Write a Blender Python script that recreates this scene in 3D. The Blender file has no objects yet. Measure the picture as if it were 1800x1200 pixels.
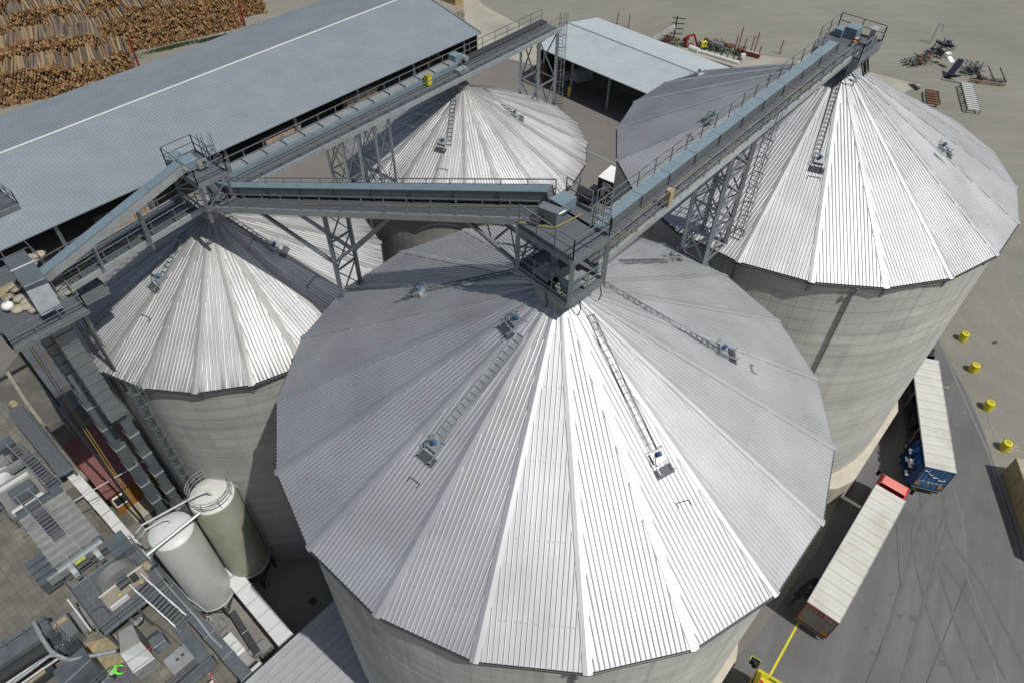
import bpy, bmesh, math, random
from math import sin, cos, pi, radians, sqrt, atan2
from mathutils import Vector, Matrix
random.seed(7)
V = Vector
# ---------------------------------------------------------------- camera, sky, sun, exposure
H = 56.8                                   # drone height above the yard
TH, RO, FPX = 0.82257, 0.0172757, 1252.85  # pitch below horizon, roll, focal length in px of an 1800 px wide frame
scene = bpy.context.scene
COL = scene.collection
cam = bpy.data.cameras.new('camera'); camo = bpy.data.objects.new('camera', cam); COL.objects.link(camo)
scene.camera = camo
cam.sensor_width = 36; cam.lens = FPX / 1800 * 36; cam.clip_end = 2000; cam.clip_start = 0.5
camo.matrix_world = Matrix.Translation((0, 0, H)) @ Matrix.Rotation(pi / 2 - TH, 4, 'X') @ Matrix.Rotation(RO, 4, 'Z')
scene.render.resolution_x = 1024; scene.render.resolution_y = 682
SUN_AZ, SUN_EL = radians(-38), radians(60)
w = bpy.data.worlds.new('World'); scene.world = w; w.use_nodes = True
nt = w.node_tree; nt.nodes.clear()
sky = nt.nodes.new('ShaderNodeTexSky'); sky.sky_type = 'NISHITA'; sky.sun_disc = False
sky.sun_elevation = SUN_EL; sky.sun_rotation = pi / 2 - SUN_AZ; sky.dust_density = 2.0; sky.ozone_density = 1.0
bg = nt.nodes.new('ShaderNodeBackground'); bg.inputs[1].default_value = 0.06
wo = nt.nodes.new('ShaderNodeOutputWorld')
# added unseen cloud bank low in the north-east, brightening reflections in the silo roofs
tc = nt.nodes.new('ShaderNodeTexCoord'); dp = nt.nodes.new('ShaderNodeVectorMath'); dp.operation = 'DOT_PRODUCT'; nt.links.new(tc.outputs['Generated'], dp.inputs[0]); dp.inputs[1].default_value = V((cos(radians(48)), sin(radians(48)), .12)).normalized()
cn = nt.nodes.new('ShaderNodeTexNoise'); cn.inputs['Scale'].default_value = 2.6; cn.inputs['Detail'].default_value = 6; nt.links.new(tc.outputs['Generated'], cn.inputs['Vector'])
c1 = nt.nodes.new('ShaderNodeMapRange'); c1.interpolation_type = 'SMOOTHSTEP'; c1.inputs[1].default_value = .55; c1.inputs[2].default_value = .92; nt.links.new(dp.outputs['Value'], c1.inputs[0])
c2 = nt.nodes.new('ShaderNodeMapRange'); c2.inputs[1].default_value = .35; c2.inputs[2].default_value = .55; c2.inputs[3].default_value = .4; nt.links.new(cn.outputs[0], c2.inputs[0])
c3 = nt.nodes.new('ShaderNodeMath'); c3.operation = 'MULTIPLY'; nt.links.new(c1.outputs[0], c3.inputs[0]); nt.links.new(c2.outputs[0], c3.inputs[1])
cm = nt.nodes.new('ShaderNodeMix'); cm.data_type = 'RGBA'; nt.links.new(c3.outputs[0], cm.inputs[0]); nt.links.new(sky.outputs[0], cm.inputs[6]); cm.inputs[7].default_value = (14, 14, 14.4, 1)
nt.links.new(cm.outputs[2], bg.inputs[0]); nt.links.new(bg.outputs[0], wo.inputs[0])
sl = bpy.data.lights.new('sun', 'SUN'); sl.energy = 3.6; sl.angle = radians(0.53); sl.color = (1, .96, .9)
so = bpy.data.objects.new('sun', sl); COL.objects.link(so)
sd = V((cos(SUN_EL) * cos(SUN_AZ), cos(SUN_EL) * sin(SUN_AZ), sin(SUN_EL)))
so.rotation_euler = sd.to_track_quat('Z', 'Y').to_euler(); so.location = (0, 0, 90)
scene.view_settings.view_transform = 'Standard'; scene.view_settings.look = 'None'
scene.view_settings.exposure = -0.1; scene.view_settings.gamma = 1

# ---------------------------------------------------------------- surveying: a point seen at (px,py) of the 1800x1200 photo lying at height z
_c, _s = cos(RO), sin(RO)
_fw = V((0, cos(TH), -sin(TH))); _rt = V((1, 0, 0)); _up = _rt.cross(_fw)
def ray(x, y):
    dx, dy = x - 900, y - 600
    return _fw + _rt * ((_c * dx + _s * dy) / FPX) - _up * ((-_s * dx + _c * dy) / FPX)
def W(x, y, z):
    r = ray(x, y); return r * ((z - H) / r.z) + V((0, 0, H))
# yard frame: rows of silos run along 49 degrees; origin under the left silo
E1 = V((cos(radians(49)), sin(radians(49)), 0)); M1 = V((E1.y, -E1.x, 0)); UP = V((0, 0, 1))
CO = V((-19.7, 37.26, 0))
def FR(s, t, z=0): return CO + E1 * s + M1 * t + UP * z

# ---------------------------------------------------------------- materials
MAT = {}
def nodes(name):
    m = bpy.data.materials.new(name); m.use_nodes = True
    n = m.node_tree; return m, n, n.nodes['Principled BSDF']
def mat(name, col, rough=.6, metal=0., var=.12, scale=3., bump=0., stain=None, scol=None, samt=.5, spec=.5, fine=0., streak=None):
    m, n, b = nodes(name); N = n.nodes; L = n.links
    b.inputs['Roughness'].default_value = rough; b.inputs['Metallic'].default_value = metal
    b.inputs['Specular IOR Level'].default_value = spec
    g = N.new('ShaderNodeNewGeometry')
    nz = N.new('ShaderNodeTexNoise'); nz.inputs['Scale'].default_value = scale; nz.inputs['Detail'].default_value = 6; nz.inputs['Roughness'].default_value = .65
    L.new(g.outputs['Position'], nz.inputs['Vector'])
    r = N.new('ShaderNodeMapRange'); r.inputs[1].default_value = .25; r.inputs[2].default_value = .75
    r.inputs[3].default_value = 1 - var; r.inputs[4].default_value = 1 + var; L.new(nz.outputs[0], r.inputs[0])
    mx = N.new('ShaderNodeMix'); mx.data_type = 'RGBA'; mx.blend_type = 'MULTIPLY'; mx.inputs[0].default_value = 1
    mx.inputs[6].default_value = (*col, 1)
    L.new(r.outputs[0], mx.inputs[7]); out = mx.outputs[2]
    if fine:
        n2 = N.new('ShaderNodeTexNoise'); n2.inputs['Scale'].default_value = 12; n2.inputs['Detail'].default_value = 4; L.new(g.outputs['Position'], n2.inputs['Vector'])
        r2 = N.new('ShaderNodeMapRange'); r2.inputs[1].default_value = .3; r2.inputs[2].default_value = .7; r2.inputs[3].default_value = 1 - fine; r2.inputs[4].default_value = 1 + fine; L.new(n2.outputs[0], r2.inputs[0])
        m2 = N.new('ShaderNodeMix'); m2.data_type = 'RGBA'; m2.blend_type = 'MULTIPLY'; m2.inputs[0].default_value = 1; L.new(out, m2.inputs[6]); L.new(r2.outputs[0], m2.inputs[7]); out = m2.outputs[2]
    if streak:
        m0 = N.new('ShaderNodeMapping'); m0.inputs['Rotation'].default_value = (0, 0, -radians(streak[0])); L.new(g.outputs['Position'], m0.inputs[0]); mp = N.new('ShaderNodeMapping'); mp.inputs['Scale'].default_value = (streak[1], streak[2], 1); L.new(m0.outputs[0], mp.inputs[0])
        n4 = N.new('ShaderNodeTexNoise'); n4.inputs['Scale'].default_value = 1; n4.inputs['Detail'].default_value = 5; L.new(mp.outputs[0], n4.inputs['Vector'])
        r4 = N.new('ShaderNodeMapRange'); r4.inputs[1].default_value = .35; r4.inputs[2].default_value = .65; r4.inputs[3].default_value = .91; r4.inputs[4].default_value = 1.08; L.new(n4.outputs[0], r4.inputs[0])
        m4 = N.new('ShaderNodeMix'); m4.data_type = 'RGBA'; m4.blend_type = 'MULTIPLY'; m4.inputs[0].default_value = 1; L.new(out, m4.inputs[6]); L.new(r4.outputs[0], m4.inputs[7]); out = m4.outputs[2]
    if scol:
        n3 = N.new('ShaderNodeTexNoise'); n3.inputs['Scale'].default_value = stain; n3.inputs['Detail'].default_value = 8; n3.inputs['Roughness'].default_value = .6
        L.new(g.outputs['Position'], n3.inputs['Vector'])
        r3 = N.new('ShaderNodeMapRange'); r3.inputs[1].default_value = .48; r3.inputs[2].default_value = .68; r3.inputs[4].default_value = samt; L.new(n3.outputs[0], r3.inputs[0])
        m3 = N.new('ShaderNodeMix'); m3.data_type = 'RGBA'; L.new(r3.outputs[0], m3.inputs[0]); L.new(out, m3.inputs[6]); m3.inputs[7].default_value = (*scol, 1); out = m3.outputs[2]
    L.new(out, b.inputs['Base Color'])
    if bump:
        bp = N.new('ShaderNodeBump'); bp.inputs['Strength'].default_value = bump; bp.inputs['Distance'].default_value = .05; L.new(nz.outputs[0], bp.inputs['Height']); L.new(bp.outputs[0], b.inputs['Normal'])
    MAT[name] = m; m['out'] = 0
    return m
mat('galvanised_steel', (.235, .26, .28), .45, .55, .2, 2.5)
mat('galvanised_light', (.42, .45, .46), .45, .55, .18, 2.)
mat('galvanised_blue', (.20, .275, .32), .55, .2, .14, 1.5)
mat('painted_slate', (.125, .15, .17), .5, .35, .2, 1.2, stain=.6, scol=(.19, .20, .20), samt=.5)
mat('grating_steel', (.14, .155, .17), .6, .4, .2, 4.)
mat('dark_steel', (.06, .065, .07), .5, .4, .2, 4.)
mat('black_rubber', (.012, .012, .013), .6, 0, .2, 5.)
mat('shed_roof_blue', (.25, .295, .33), .5, .1, .1, .25, stain=.08, scol=(.33, .36, .38), samt=.5, fine=.06)
mat('shed_roof_pale', (.40, .46, .49), .45, .15, .1, .3, fine=.06)
mat('white_metal', (.60, .61, .61), .45, 0, .06, 2.)
mat('white_dirty', (.62, .62, .60), .5, 0, .12, 1.2, stain=.7, scol=(.45, .42, .34), samt=.5)
mat('tarp_white', (.56, .56, .51), .6, 0, .08, .5, stain=.35, scol=(.40, .38, .33), samt=.6, fine=.05)
mat('asphalt', (.135, .138, .138), .85, 0, .16, .1, bump=.1, stain=.16, scol=(.10, .10, .10), samt=.7, fine=.16, streak=(62, .05, .9))
mat('joint_dark', (.045, .045, .045), .9)
mat('joint_pale', (.22, .22, .21), .9, var=.3)
mat('concrete_pale', (.36, .345, .29), .9, 0, .14, .15, stain=.12, scol=(.25, .24, .21), samt=.7, fine=.08)
mat('concrete_yard', (.165, .155, .145), .88, 0, .14, .12, stain=.1, scol=(.20, .185, .16), samt=.7, fine=.09)
mat('concrete_apron', (.20, .195, .18), .88, 0, .16, .2, stain=.25, scol=(.27, .25, .21), samt=.7, fine=.09)
mat('concrete_shaded', (.10, .095, .085), .9, 0, .2, .5, stain=.3, scol=(.20, .19, .15), samt=.8)  # concrete tone darkened to carry the shade beside the tower
mat('damp_ground', (.055, .052, .048), .9, 0, .15, .6, fine=.15)
mat('plinth_concrete', (.50, .47, .38), .9, 0, .15, .8)
mat('interior_shade', (.02, .02, .02), .9)  # near-black colour holding the shade inside the sheds
mat('yellow_paint', (.62, .55, .02), .45, 0, .06, 2., stain=1.5, scol=(.45, .38, .03), samt=.4)
mat('yellow_hose', (.33, .25, .06), .6)
mat('red_paint', (.55, .02, .03), .35)
mat('red_pale', (.70, .22, .20), .5)
mat('red_dark', (.25, .02, .02), .5)
mat('blue_tarp', (.015, .07, .20), .45, 0, .2, 1.)
mat('blue_motor', (.04, .12, .22), .4)
mat('orange_cover', (.65, .09, .01), .5)
mat('orange_lamp', (.55, .20, .02), .4)
mat('rust', (.17, .075, .035), .85, 0, .3, 2.)
mat('olive_steel', (.20, .21, .12), .7, 0, .2, 2.)
mat('green_steel', (.05, .10, .05), .6)
mat('navy_steel', (.02, .025, .045), .5)
mat('tank_grey', (.25, .255, .25), .5, .25, .15, 1., stain=.5, scol=(.33, .32, .28), samt=.5)
mat('red_roof', (.20, .085, .075), .6, 0, .15, 1.)
mat('osb', (.30, .13, .03), .8, 0, .3, 5., fine=.3)
mat('plank_pale', (.36, .33, .26), .8, 0, .15, 2.)
mat('plank_grey', (.27, .245, .20), .85, 0, .2, 1.5)
mat('timber_box', (.40, .31, .16), .8, 0, .2, 1.2, fine=.1)
mat('crate_wood', (.40, .30, .20), .85, 0, .25, 1.)
mat('fascia_wood', (.26, .19, .11), .85, 0, .3, 3.)
mat('grass_green', (.045, .085, .025), .9, 0, .4, 2.)
mat('plastic_white', (.8, .8, .8), .4)
mat('silage', (.30, .26, .155), .9, 0, .4, 2.5, stain=.8, scol=(.19, .18, .15), samt=.9)
mat('hivis', (.18, .85, .08), .6)
mat('mark_yellow', (.42, .46, .04), .6)
mat('sheet_grey', (.40, .41, .425), .5, .2, .12, 1.)
mat('tarp_seam', (.47, .465, .42), .7)
mat('asphalt_patch', (.107, .109, .11), .85, 0, .15, .5, fine=.15)
mat('tyre_mark', (.119, .121, .121), .85, 0, .25, 1.)
mat('dust_spill', (.24, .22, .17), .9, 0, .3, 1.)
mat('reflective', (.8, .85, .8), .3)
mat('skin', (.45, .25, .17), .6)
mat('trouser', (.03, .04, .06), .8)
mat('tyre', (.012, .012, .012), .7)
mat('glass_dark', (.015, .018, .02), .1)
mat('text_red', (.40, .02, .02), .6)
mat('trailer_grey', (.24, .25, .23), .6, 0, .1, 1.)
for i, c in enumerate([(.25, .18, .105), (.17, .115, .07), (.10, .08, .07), (.29, .22, .12), (.15, .12, .10)]):
    mat('bark_%d' % i, c, .9, 0, .35, 4.)
for i, c in enumerate([(.38, .21, .085), (.28, .135, .05), (.44, .28, .13), (.20, .10, .04)]):
    mat('sawn_%d' % i, c, .85, 0, .2, 6.)

def alu(name, col, rough, metal, dirt, dcol, seed, eave=0):
    """corrugated aluminium sheet; UV: u across, v metres down from the apex"""
    m, n, b = nodes(name); N = n.nodes; L = n.links
    uv = N.new('ShaderNodeUVMap'); mp = N.new('ShaderNodeMapping'); mp.inputs['Scale'].default_value = (2.2, .16, 1); mp.inputs['Location'].default_value = (seed, seed, 0)
    L.new(uv.outputs[0], mp.inputs[0])
    nz = N.new('ShaderNodeTexNoise'); nz.inputs['Scale'].default_value = 1.; nz.inputs['Detail'].default_value = 7; nz.inputs['Roughness'].default_value = .6; L.new(mp.outputs[0], nz.inputs['Vector'])
    g = N.new('ShaderNodeNewGeometry')
    n2 = N.new('ShaderNodeTexNoise'); n2.inputs['Scale'].default_value = .35; n2.inputs['Detail'].default_value = 5; L.new(g.outputs['Position'], n2.inputs['Vector'])
    r = N.new('ShaderNodeMapRange'); r.inputs[1].default_value = .5 - .16 * dirt; r.inputs[2].default_value = .8 - .1 * dirt; r.inputs[4].default_value = .35 + .5 * dirt; L.new(nz.outputs[0], r.inputs[0])
    mx = N.new('ShaderNodeMix'); mx.data_type = 'RGBA'; L.new(r.outputs[0], mx.inputs[0]); mx.inputs[6].default_value = (*col, 1); mx.inputs[7].default_value = (*dcol, 1)
    r2 = N.new('ShaderNodeMapRange'); r2.inputs[1].default_value = .3; r2.inputs[2].default_value = .7; r2.inputs[3].default_value = .88; r2.inputs[4].default_value = 1.08; L.new(n2.outputs[0], r2.inputs[0])
    m2 = N.new('ShaderNodeMix'); m2.data_type = 'RGBA'; m2.blend_type = 'MULTIPLY'; m2.inputs[0].default_value = 1; L.new(mx.outputs[2], m2.inputs[6]); L.new(r2.outputs[0], m2.inputs[7])
    res = m2.outputs[2]
    if eave:      # soot and moss streaks creeping up from the gutter
        sp = N.new('ShaderNodeSeparateXYZ'); L.new(uv.outputs[0], sp.inputs[0])
        e1 = N.new('ShaderNodeMapRange'); e1.inputs[1].default_value = eave; e1.inputs[2].default_value = eave + 1.7; L.new(sp.outputs[1], e1.inputs[0])
        m0 = N.new('ShaderNodeMapping'); m0.inputs['Scale'].default_value = (5, .1, 1); L.new(uv.outputs[0], m0.inputs[0])
        e2 = N.new('ShaderNodeTexNoise'); e2.inputs['Scale'].default_value = 1; e2.inputs['Detail'].default_value = 3; L.new(m0.outputs[0], e2.inputs['Vector'])
        e3 = N.new('ShaderNodeMapRange'); e3.inputs[1].default_value = .42; e3.inputs[2].default_value = .62; e3.inputs[4].default_value = .8; L.new(e2.outputs[0], e3.inputs[0])
        e4 = N.new('ShaderNodeMath'); e4.operation = 'MULTIPLY'; L.new(e1.outputs[0], e4.inputs[0]); L.new(e3.outputs[0], e4.inputs[1])
        e5 = N.new('ShaderNodeMix'); e5.data_type = 'RGBA'; L.new(e4.outputs[0], e5.inputs[0]); L.new(res, e5.inputs[6]); e5.inputs[7].default_value = (.10, .10, .095, 1); res = e5.outputs[2]
    L.new(res, b.inputs['Base Color'])
    b.inputs['Metallic'].default_value = metal
    r3 = N.new('ShaderNodeMapRange'); r3.inputs[3].default_value = rough - .05; r3.inputs[4].default_value = rough + .12; L.new(nz.outputs[0], r3.inputs[0]); L.new(r3.outputs[0], b.inputs['Roughness'])
    MAT[name] = m
alu('aluminium_sheet', (.53, .545, .56), .47, .68, .35, (.41, .42, .43), 0)
alu('aluminium_cap', (.51, .525, .54), .47, .68, .3, (.45, .46, .48), 3)
alu('aluminium_old', (.60, .605, .61), .46, .64, .6, (.31, .305, .30), 5, 10.1)
alu('aluminium_old_cap', (.40, .40, .39), .55, .4, .7, (.26, .255, .25), 9)

def wallmat(name, col, dark, seed):
    """slip formed concrete; UV in metres round the wall and up"""
    m, n, b = nodes(name); N = n.nodes; L = n.links
    b.inputs['Roughness'].default_value = .9
    uv = N.new('ShaderNodeUVMap')
    def brick(rh, bw, off, mort, loc=(0, 0, 0)):
        mp = N.new('ShaderNodeMapping'); mp.inputs['Location'].default_value = loc; L.new(uv.outputs[0], mp.inputs[0])
        t = N.new('ShaderNodeTexBrick'); t.inputs['Scale'].default_value = 1; t.inputs['Row Height'].default_value = rh; t.inputs['Brick Width'].default_value = bw
        t.offset = off; t.inputs['Mortar Size'].default_value = mort; t.inputs['Mortar Smooth'].default_value = .5
        t.inputs['Color1'].default_value = (1, 1, 1, 1); t.inputs['Color2'].default_value = (.86, .86, .86, 1); t.inputs['Mortar'].default_value = (.62, .6, .56, 1)
        L.new(mp.outputs[0], t.inputs['Vector']); return t
    b1 = brick(2.1, 1.6, 0, .022); b2 = brick(1.05, 900, 0, .05, (3, .2, 0))
    nz = N.new('ShaderNodeTexNoise'); nz.inputs['Scale'].default_value = .55; nz.inputs['Detail'].default_value = 8; nz.inputs['Roughness'].default_value = .65
    g = N.new('ShaderNodeNewGeometry'); L.new(g.outputs['Position'], nz.inputs['Vector'])
    mp = N.new('ShaderNodeMapping'); mp.inputs['Scale'].default_value = (.06, 1.3, 1); mp.inputs['Location'].default_value = (seed, 0, 0); L.new(uv.outputs[0], mp.inputs[0])
    n2 = N.new('ShaderNodeTexNoise'); n2.inputs['Scale'].default_value = 1; n2.inputs['Detail'].default_value = 5; L.new(mp.outputs[0], n2.inputs['Vector'])
    r = N.new('ShaderNodeMapRange'); r.inputs[1].default_value = .35; r.inputs[2].default_value = .7; L.new(nz.outputs[0], r.inputs[0])
    r2 = N.new('ShaderNodeMapRange'); r2.inputs[1].default_value = .3; r2.inputs[2].default_value = .7; r2.inputs[3].default_value = .84; r2.inputs[4].default_value = 1.08; L.new(n2.outputs[0], r2.inputs[0])
    a = N.new('ShaderNodeMix'); a.data_type = 'RGBA'; L.new(r.outputs[0], a.inputs[0]); a.inputs[6].default_value = (*col, 1); a.inputs[7].default_value = (*dark, 1)
    o = a.outputs[2]
    for src in (b1.outputs[0], b2.outputs[0], r2.outputs[0]):
        q = N.new('ShaderNodeMix'); q.data_type = 'RGBA'; q.blend_type = 'MULTIPLY'; q.inputs[0].default_value = .5 if src is b1.outputs[0] else .75; L.new(o, q.inputs[6]); L.new(src, q.inputs[7]); o = q.outputs[2]
    # run-off streaks below the eaves and a foot darker towards the ground
    sp = N.new('ShaderNodeSeparateXYZ'); L.new(uv.outputs[0], sp.inputs[0])
    ms = N.new('ShaderNodeMapping'); ms.inputs['Scale'].default_value = (1.1, .05, 1); ms.inputs['Location'].default_value = (seed * 3, 0, 0); L.new(uv.outputs[0], ms.inputs[0])
    ns = N.new('ShaderNodeTexNoise'); ns.inputs['Scale'].default_value = 1; ns.inputs['Detail'].default_value = 4; L.new(ms.outputs[0], ns.inputs['Vector'])
    f1 = N.new('ShaderNodeMapRange'); f1.inputs[1].default_value = .52; f1.inputs[2].default_value = .68; f1.inputs[4].default_value = .55; L.new(ns.outputs[0], f1.inputs[0])
    f2 = N.new('ShaderNodeMapRange'); f2.inputs[1].default_value = 12; f2.inputs[2].default_value = 26; L.new(sp.outputs[1], f2.inputs[0])
    f3 = N.new('ShaderNodeMapRange'); f3.inputs[1].default_value = 3.5; f3.inputs[2].default_value = 0; f3.inputs[4].default_value = .5; L.new(sp.outputs[1], f3.inputs[0])
    f4 = N.new('ShaderNodeMath'); f4.operation = 'MULTIPLY_ADD'; L.new(f1.outputs[0], f4.inputs[0]); L.new(f2.outputs[0], f4.inputs[1]); L.new(f3.outputs[0], f4.inputs[2]); f4.use_clamp = True
    q = N.new('ShaderNodeMix'); q.data_type = 'RGBA'; L.new(f4.outputs[0], q.inputs[0]); L.new(o, q.inputs[6]); q.inputs[7].default_value = (.24, .235, .21, 1); o = q.outputs[2]
    L.new(o, b.inputs['Base Color']); MAT[name] = m
wallmat('silo_concrete', (.60, .605, .565), (.51, .51, .475), 0)
wallmat('silo_concrete_old', (.43, .43, .40), (.35, .345, .32), 4)

def pavermat():
    m, n, b = nodes('concrete_pavers'); N = n.nodes; L = n.links; b.inputs['Roughness'].default_value = .9
    g = N.new('ShaderNodeNewGeometry'); mp = N.new('ShaderNodeMapping'); mp.inputs['Rotation'].default_value = (0, 0, radians(-49)); L.new(g.outputs['Position'], mp.inputs[0])
    t = N.new('ShaderNodeTexBrick'); t.offset = 0; t.inputs['Scale'].default_value = 1; t.inputs['Row Height'].default_value = .62; t.inputs['Brick Width'].default_value = .62; t.inputs['Mortar Size'].default_value = .02
    t.inputs['Color1'].default_value = (.19, .18, .15, 1); t.inputs['Color2'].default_value = (.145, .14, .12, 1); t.inputs['Mortar'].default_value = (.105, .10, .08, 1); L.new(mp.outputs[0], t.inputs['Vector'])
    nz = N.new('ShaderNodeTexNoise'); nz.inputs['Scale'].default_value = .35; nz.inputs['Detail'].default_value = 7; L.new(g.outputs['Position'], nz.inputs['Vector'])
    r = N.new('ShaderNodeMapRange'); r.inputs[1].default_value = .3; r.inputs[2].default_value = .7; r.inputs[3].default_value = .65; r.inputs[4].default_value = 1.15; L.new(nz.outputs[0], r.inputs[0])
    q = N.new('ShaderNodeMix'); q.data_type = 'RGBA'; q.blend_type = 'MULTIPLY'; q.inputs[0].default_value = 1; L.new(t.outputs[0], q.inputs[6]); L.new(r.outputs[0], q.inputs[7]); L.new(q.outputs[2], b.inputs['Base Color'])
    MAT['concrete_pavers'] = m
pavermat()
def gravelmat():
    m, n, b = nodes('gravel_field'); N = n.nodes; L = n.links; b.inputs['Roughness'].default_value = .95
    g = N.new('ShaderNodeNewGeometry')
    def noise(sc, det, vec, ro=.6):
        t = N.new('ShaderNodeTexNoise'); t.inputs['Scale'].default_value = sc; t.inputs['Detail'].default_value = det; t.inputs['Roughness'].default_value = ro; L.new(vec, t.inputs['Vector']); return t.outputs[0]
    mp = N.new('ShaderNodeMapping'); mp.inputs['Scale'].default_value = (.12, .9, 1); mp.inputs['Rotation'].default_value = (0, 0, radians(10)); L.new(g.outputs['Position'], mp.inputs[0])
    def mr(src, a, bb, c, d):
        r = N.new('ShaderNodeMapRange'); r.inputs[1].default_value = a; r.inputs[2].default_value = bb; r.inputs[3].default_value = c; r.inputs[4].default_value = d; L.new(src, r.inputs[0]); return r.outputs[0]
    a = mr(noise(.05, 5, g.outputs['Position']), .35, .65, 0, 1)
    mx = N.new('ShaderNodeMix'); mx.data_type = 'RGBA'; L.new(a, mx.inputs[0]); mx.inputs[6].default_value = (.195, .188, .158, 1); mx.inputs[7].default_value = (.24, .232, .198, 1); o = mx.outputs[2]
    wv = N.new('ShaderNodeTexWave'); wv.wave_type = 'RINGS'; wv.rings_direction = 'Z'; wv.inputs['Scale'].default_value = .09; wv.inputs['Distortion'].default_value = 9; wv.inputs['Detail'].default_value = 3; wv.inputs['Detail Scale'].default_value = .25
    mw = N.new('ShaderNodeMapping'); mw.inputs['Location'].default_value = (-70, -60, 0); L.new(g.outputs['Position'], mw.inputs[0]); L.new(mw.outputs[0], wv.inputs['Vector'])
    for src in (mr(wv.outputs[1], .75, 1.0, 1, 1.05), mr(noise(.5, 5, mp.outputs[0]), .3, .7, .955, 1.045), mr(noise(2.5, 8, g.outputs['Position'], .8), .3, .7, .88, 1.12), mr(noise(14, 3, g.outputs['Position'], .8), .3, .7, .82, 1.18)):
        q = N.new('ShaderNodeMix'); q.data_type = 'RGBA'; q.blend_type = 'MULTIPLY'; q.inputs[0].default_value = 1; L.new(o, q.inputs[6]); L.new(src, q.inputs[7]); o = q.outputs[2]
    L.new(o, b.inputs['Base Color']); MAT['gravel_field'] = m
gravelmat()

# ---------------------------------------------------------------- mesh builder
def origin_of(p):
    o = V((0, 0, 0))
    while p is not None: o = o + V(p.location); p = p.parent
    return o
class MB:
    def __init__(s): s.v = []; s.f = []; s.mi = []; s.uv = None; s.cur = 0
    def face(s, *pts):
        b = len(s.v); s.v += [tuple(p) for p in pts]; s.f.append(tuple(range(b, b + len(pts)))); s.mi.append(s.cur); return s
    def hexa(s, p):
        b = len(s.v); s.v += [tuple(q) for q in p]
        for f in ((0, 3, 2, 1), (4, 5, 6, 7), (0, 1, 5, 4), (1, 2, 6, 5), (2, 3, 7, 6), (3, 0, 4, 7)): s.f.append(tuple(b + i for i in f)); s.mi.append(s.cur)
        return s
    def box(s, c, x, y, z, sx, sy, sz):
        c = V(c); x = V(x).normalized() * sx / 2; y = V(y).normalized() * sy / 2; z = V(z).normalized() * sz / 2
        return s.hexa([c - x - y - z, c + x - y - z, c + x + y - z, c - x + y - z, c - x - y + z, c + x - y + z, c + x + y + z, c - x + y + z])
    def fbox(s, s0, s1, t0, t1, z0, z1):       # box in the yard frame
        return s.hexa([FR(s0, t0, z0), FR(s0, t1, z0), FR(s1, t1, z0), FR(s1, t0, z0), FR(s0, t0, z1), FR(s0, t1, z1), FR(s1, t1, z1), FR(s1, t0, z1)])
    def beam(s, a, b, wd, hd=None, up=UP):
        a = V(a); b = V(b); hd = hd or wd; d = b - a
        if d.length < 1e-6: return s
        x = d.normalized(); u = V(up)
        if abs(x.dot(u)) > .98: u = V((1, 0, 0)) if abs(x.x) < .9 else V((0, 1, 0))
        y = u.cross(x).normalized(); z = x.cross(y)
        return s.box((a + b) / 2, x, y, z, d.length, wd, hd)
    def tube(s, a, b, r, n=8, r2=None, caps=True):
        a = V(a); b = V(b); r2 = r if r2 is None else r2; d = (b - a).normalized()
        u = UP if abs(d.z) < .95 else V((1, 0, 0)); y = u.cross(d).normalized(); z = d.cross(y); k = len(s.v)
        for i in range(n):
            q = y * cos(2 * pi * i / n) + z * sin(2 * pi * i / n); s.v += [tuple(a + q * r), tuple(b + q * r2)]
        for i in range(n):
            j = (i + 1) % n; s.f.append((k + 2 * i, k + 2 * j, k + 2 * j + 1, k + 2 * i + 1)); s.mi.append(s.cur)
        if caps:
            s.f.append(tuple(k + 2 * i for i in reversed(range(n)))); s.f.append(tuple(k + 2 * i + 1 for i in range(n))); s.mi += [s.cur] * 2
        return s
    def path(s, pts, r, n=6):
        for a, b in zip(pts, pts[1:]): s.tube(a, b, r, n)
        return s
    def prism(s, poly, z0, z1):
        n = len(poly); k = len(s.v)
        s.v += [(p[0], p[1], z0) for p in poly] + [(p[0], p[1], z1) for p in poly]
        s.f.append(tuple(reversed(range(k, k + n)))); s.f.append(tuple(range(k + n, k + 2 * n))); s.mi += [s.cur] * 2
        for i in range(n):
            j = (i + 1) % n; s.f.append((k + i, k + j, k + n + j, k + n + i)); s.mi.append(s.cur)
        return s
    def lathe(s, c, prof, n=32):
        c = V(c); k = len(s.v); m = len(prof)
        for i in range(n):
            a = 2 * pi * i / n
            for r, z in prof: s.v.append((c.x + r * cos(a), c.y + r * sin(a), c.z + z))
        for i in range(n):
            j = (i + 1) % n
            for q in range(m - 1): s.f.append((k + i * m + q, k + j * m + q, k + j * m + q + 1, k + i * m + q + 1)); s.mi.append(s.cur)
        return s
    def build(s, name, m, parent=None, smooth=False, bevel=0):
        o0 = origin_of(parent); me = bpy.data.meshes.new(name)
        me.from_pydata([(x - o0.x, y - o0.y, z - o0.z) for x, y, z in s.v], [], s.f)
        for q in (m if isinstance(m, (list, tuple)) else [m]): me.materials.append(MAT[q])
        me.polygons.foreach_set('material_index', s.mi)
        if s.uv:
            l = me.uv_layers.new(name='UVMap')
            for i, u in enumerate(s.uv): l.data[i].uv = u
        if smooth: me.polygons.foreach_set('use_smooth', [True] * len(s.f))
        me.update(); o = bpy.data.objects.new(name, me); COL.objects.link(o); o.parent = parent
        if bevel:
            b = o.modifiers.new('bevel', 'BEVEL'); b.width = bevel; b.segments = 2; b.limit_method = 'ANGLE'
        return o
def tag(o, label=None, cat=None, group=None, kind=None):
    if label: o['label'] = label
    if cat: o['category'] = cat
    if group: o['group'] = group
    if kind: o['kind'] = kind
    return o
def thing(name, loc, label, cat, group=None):
    o = bpy.data.objects.new(name, None); COL.objects.link(o); o.location = V(loc); o.empty_display_size = .5
    return tag(o, label, cat, group)
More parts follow.
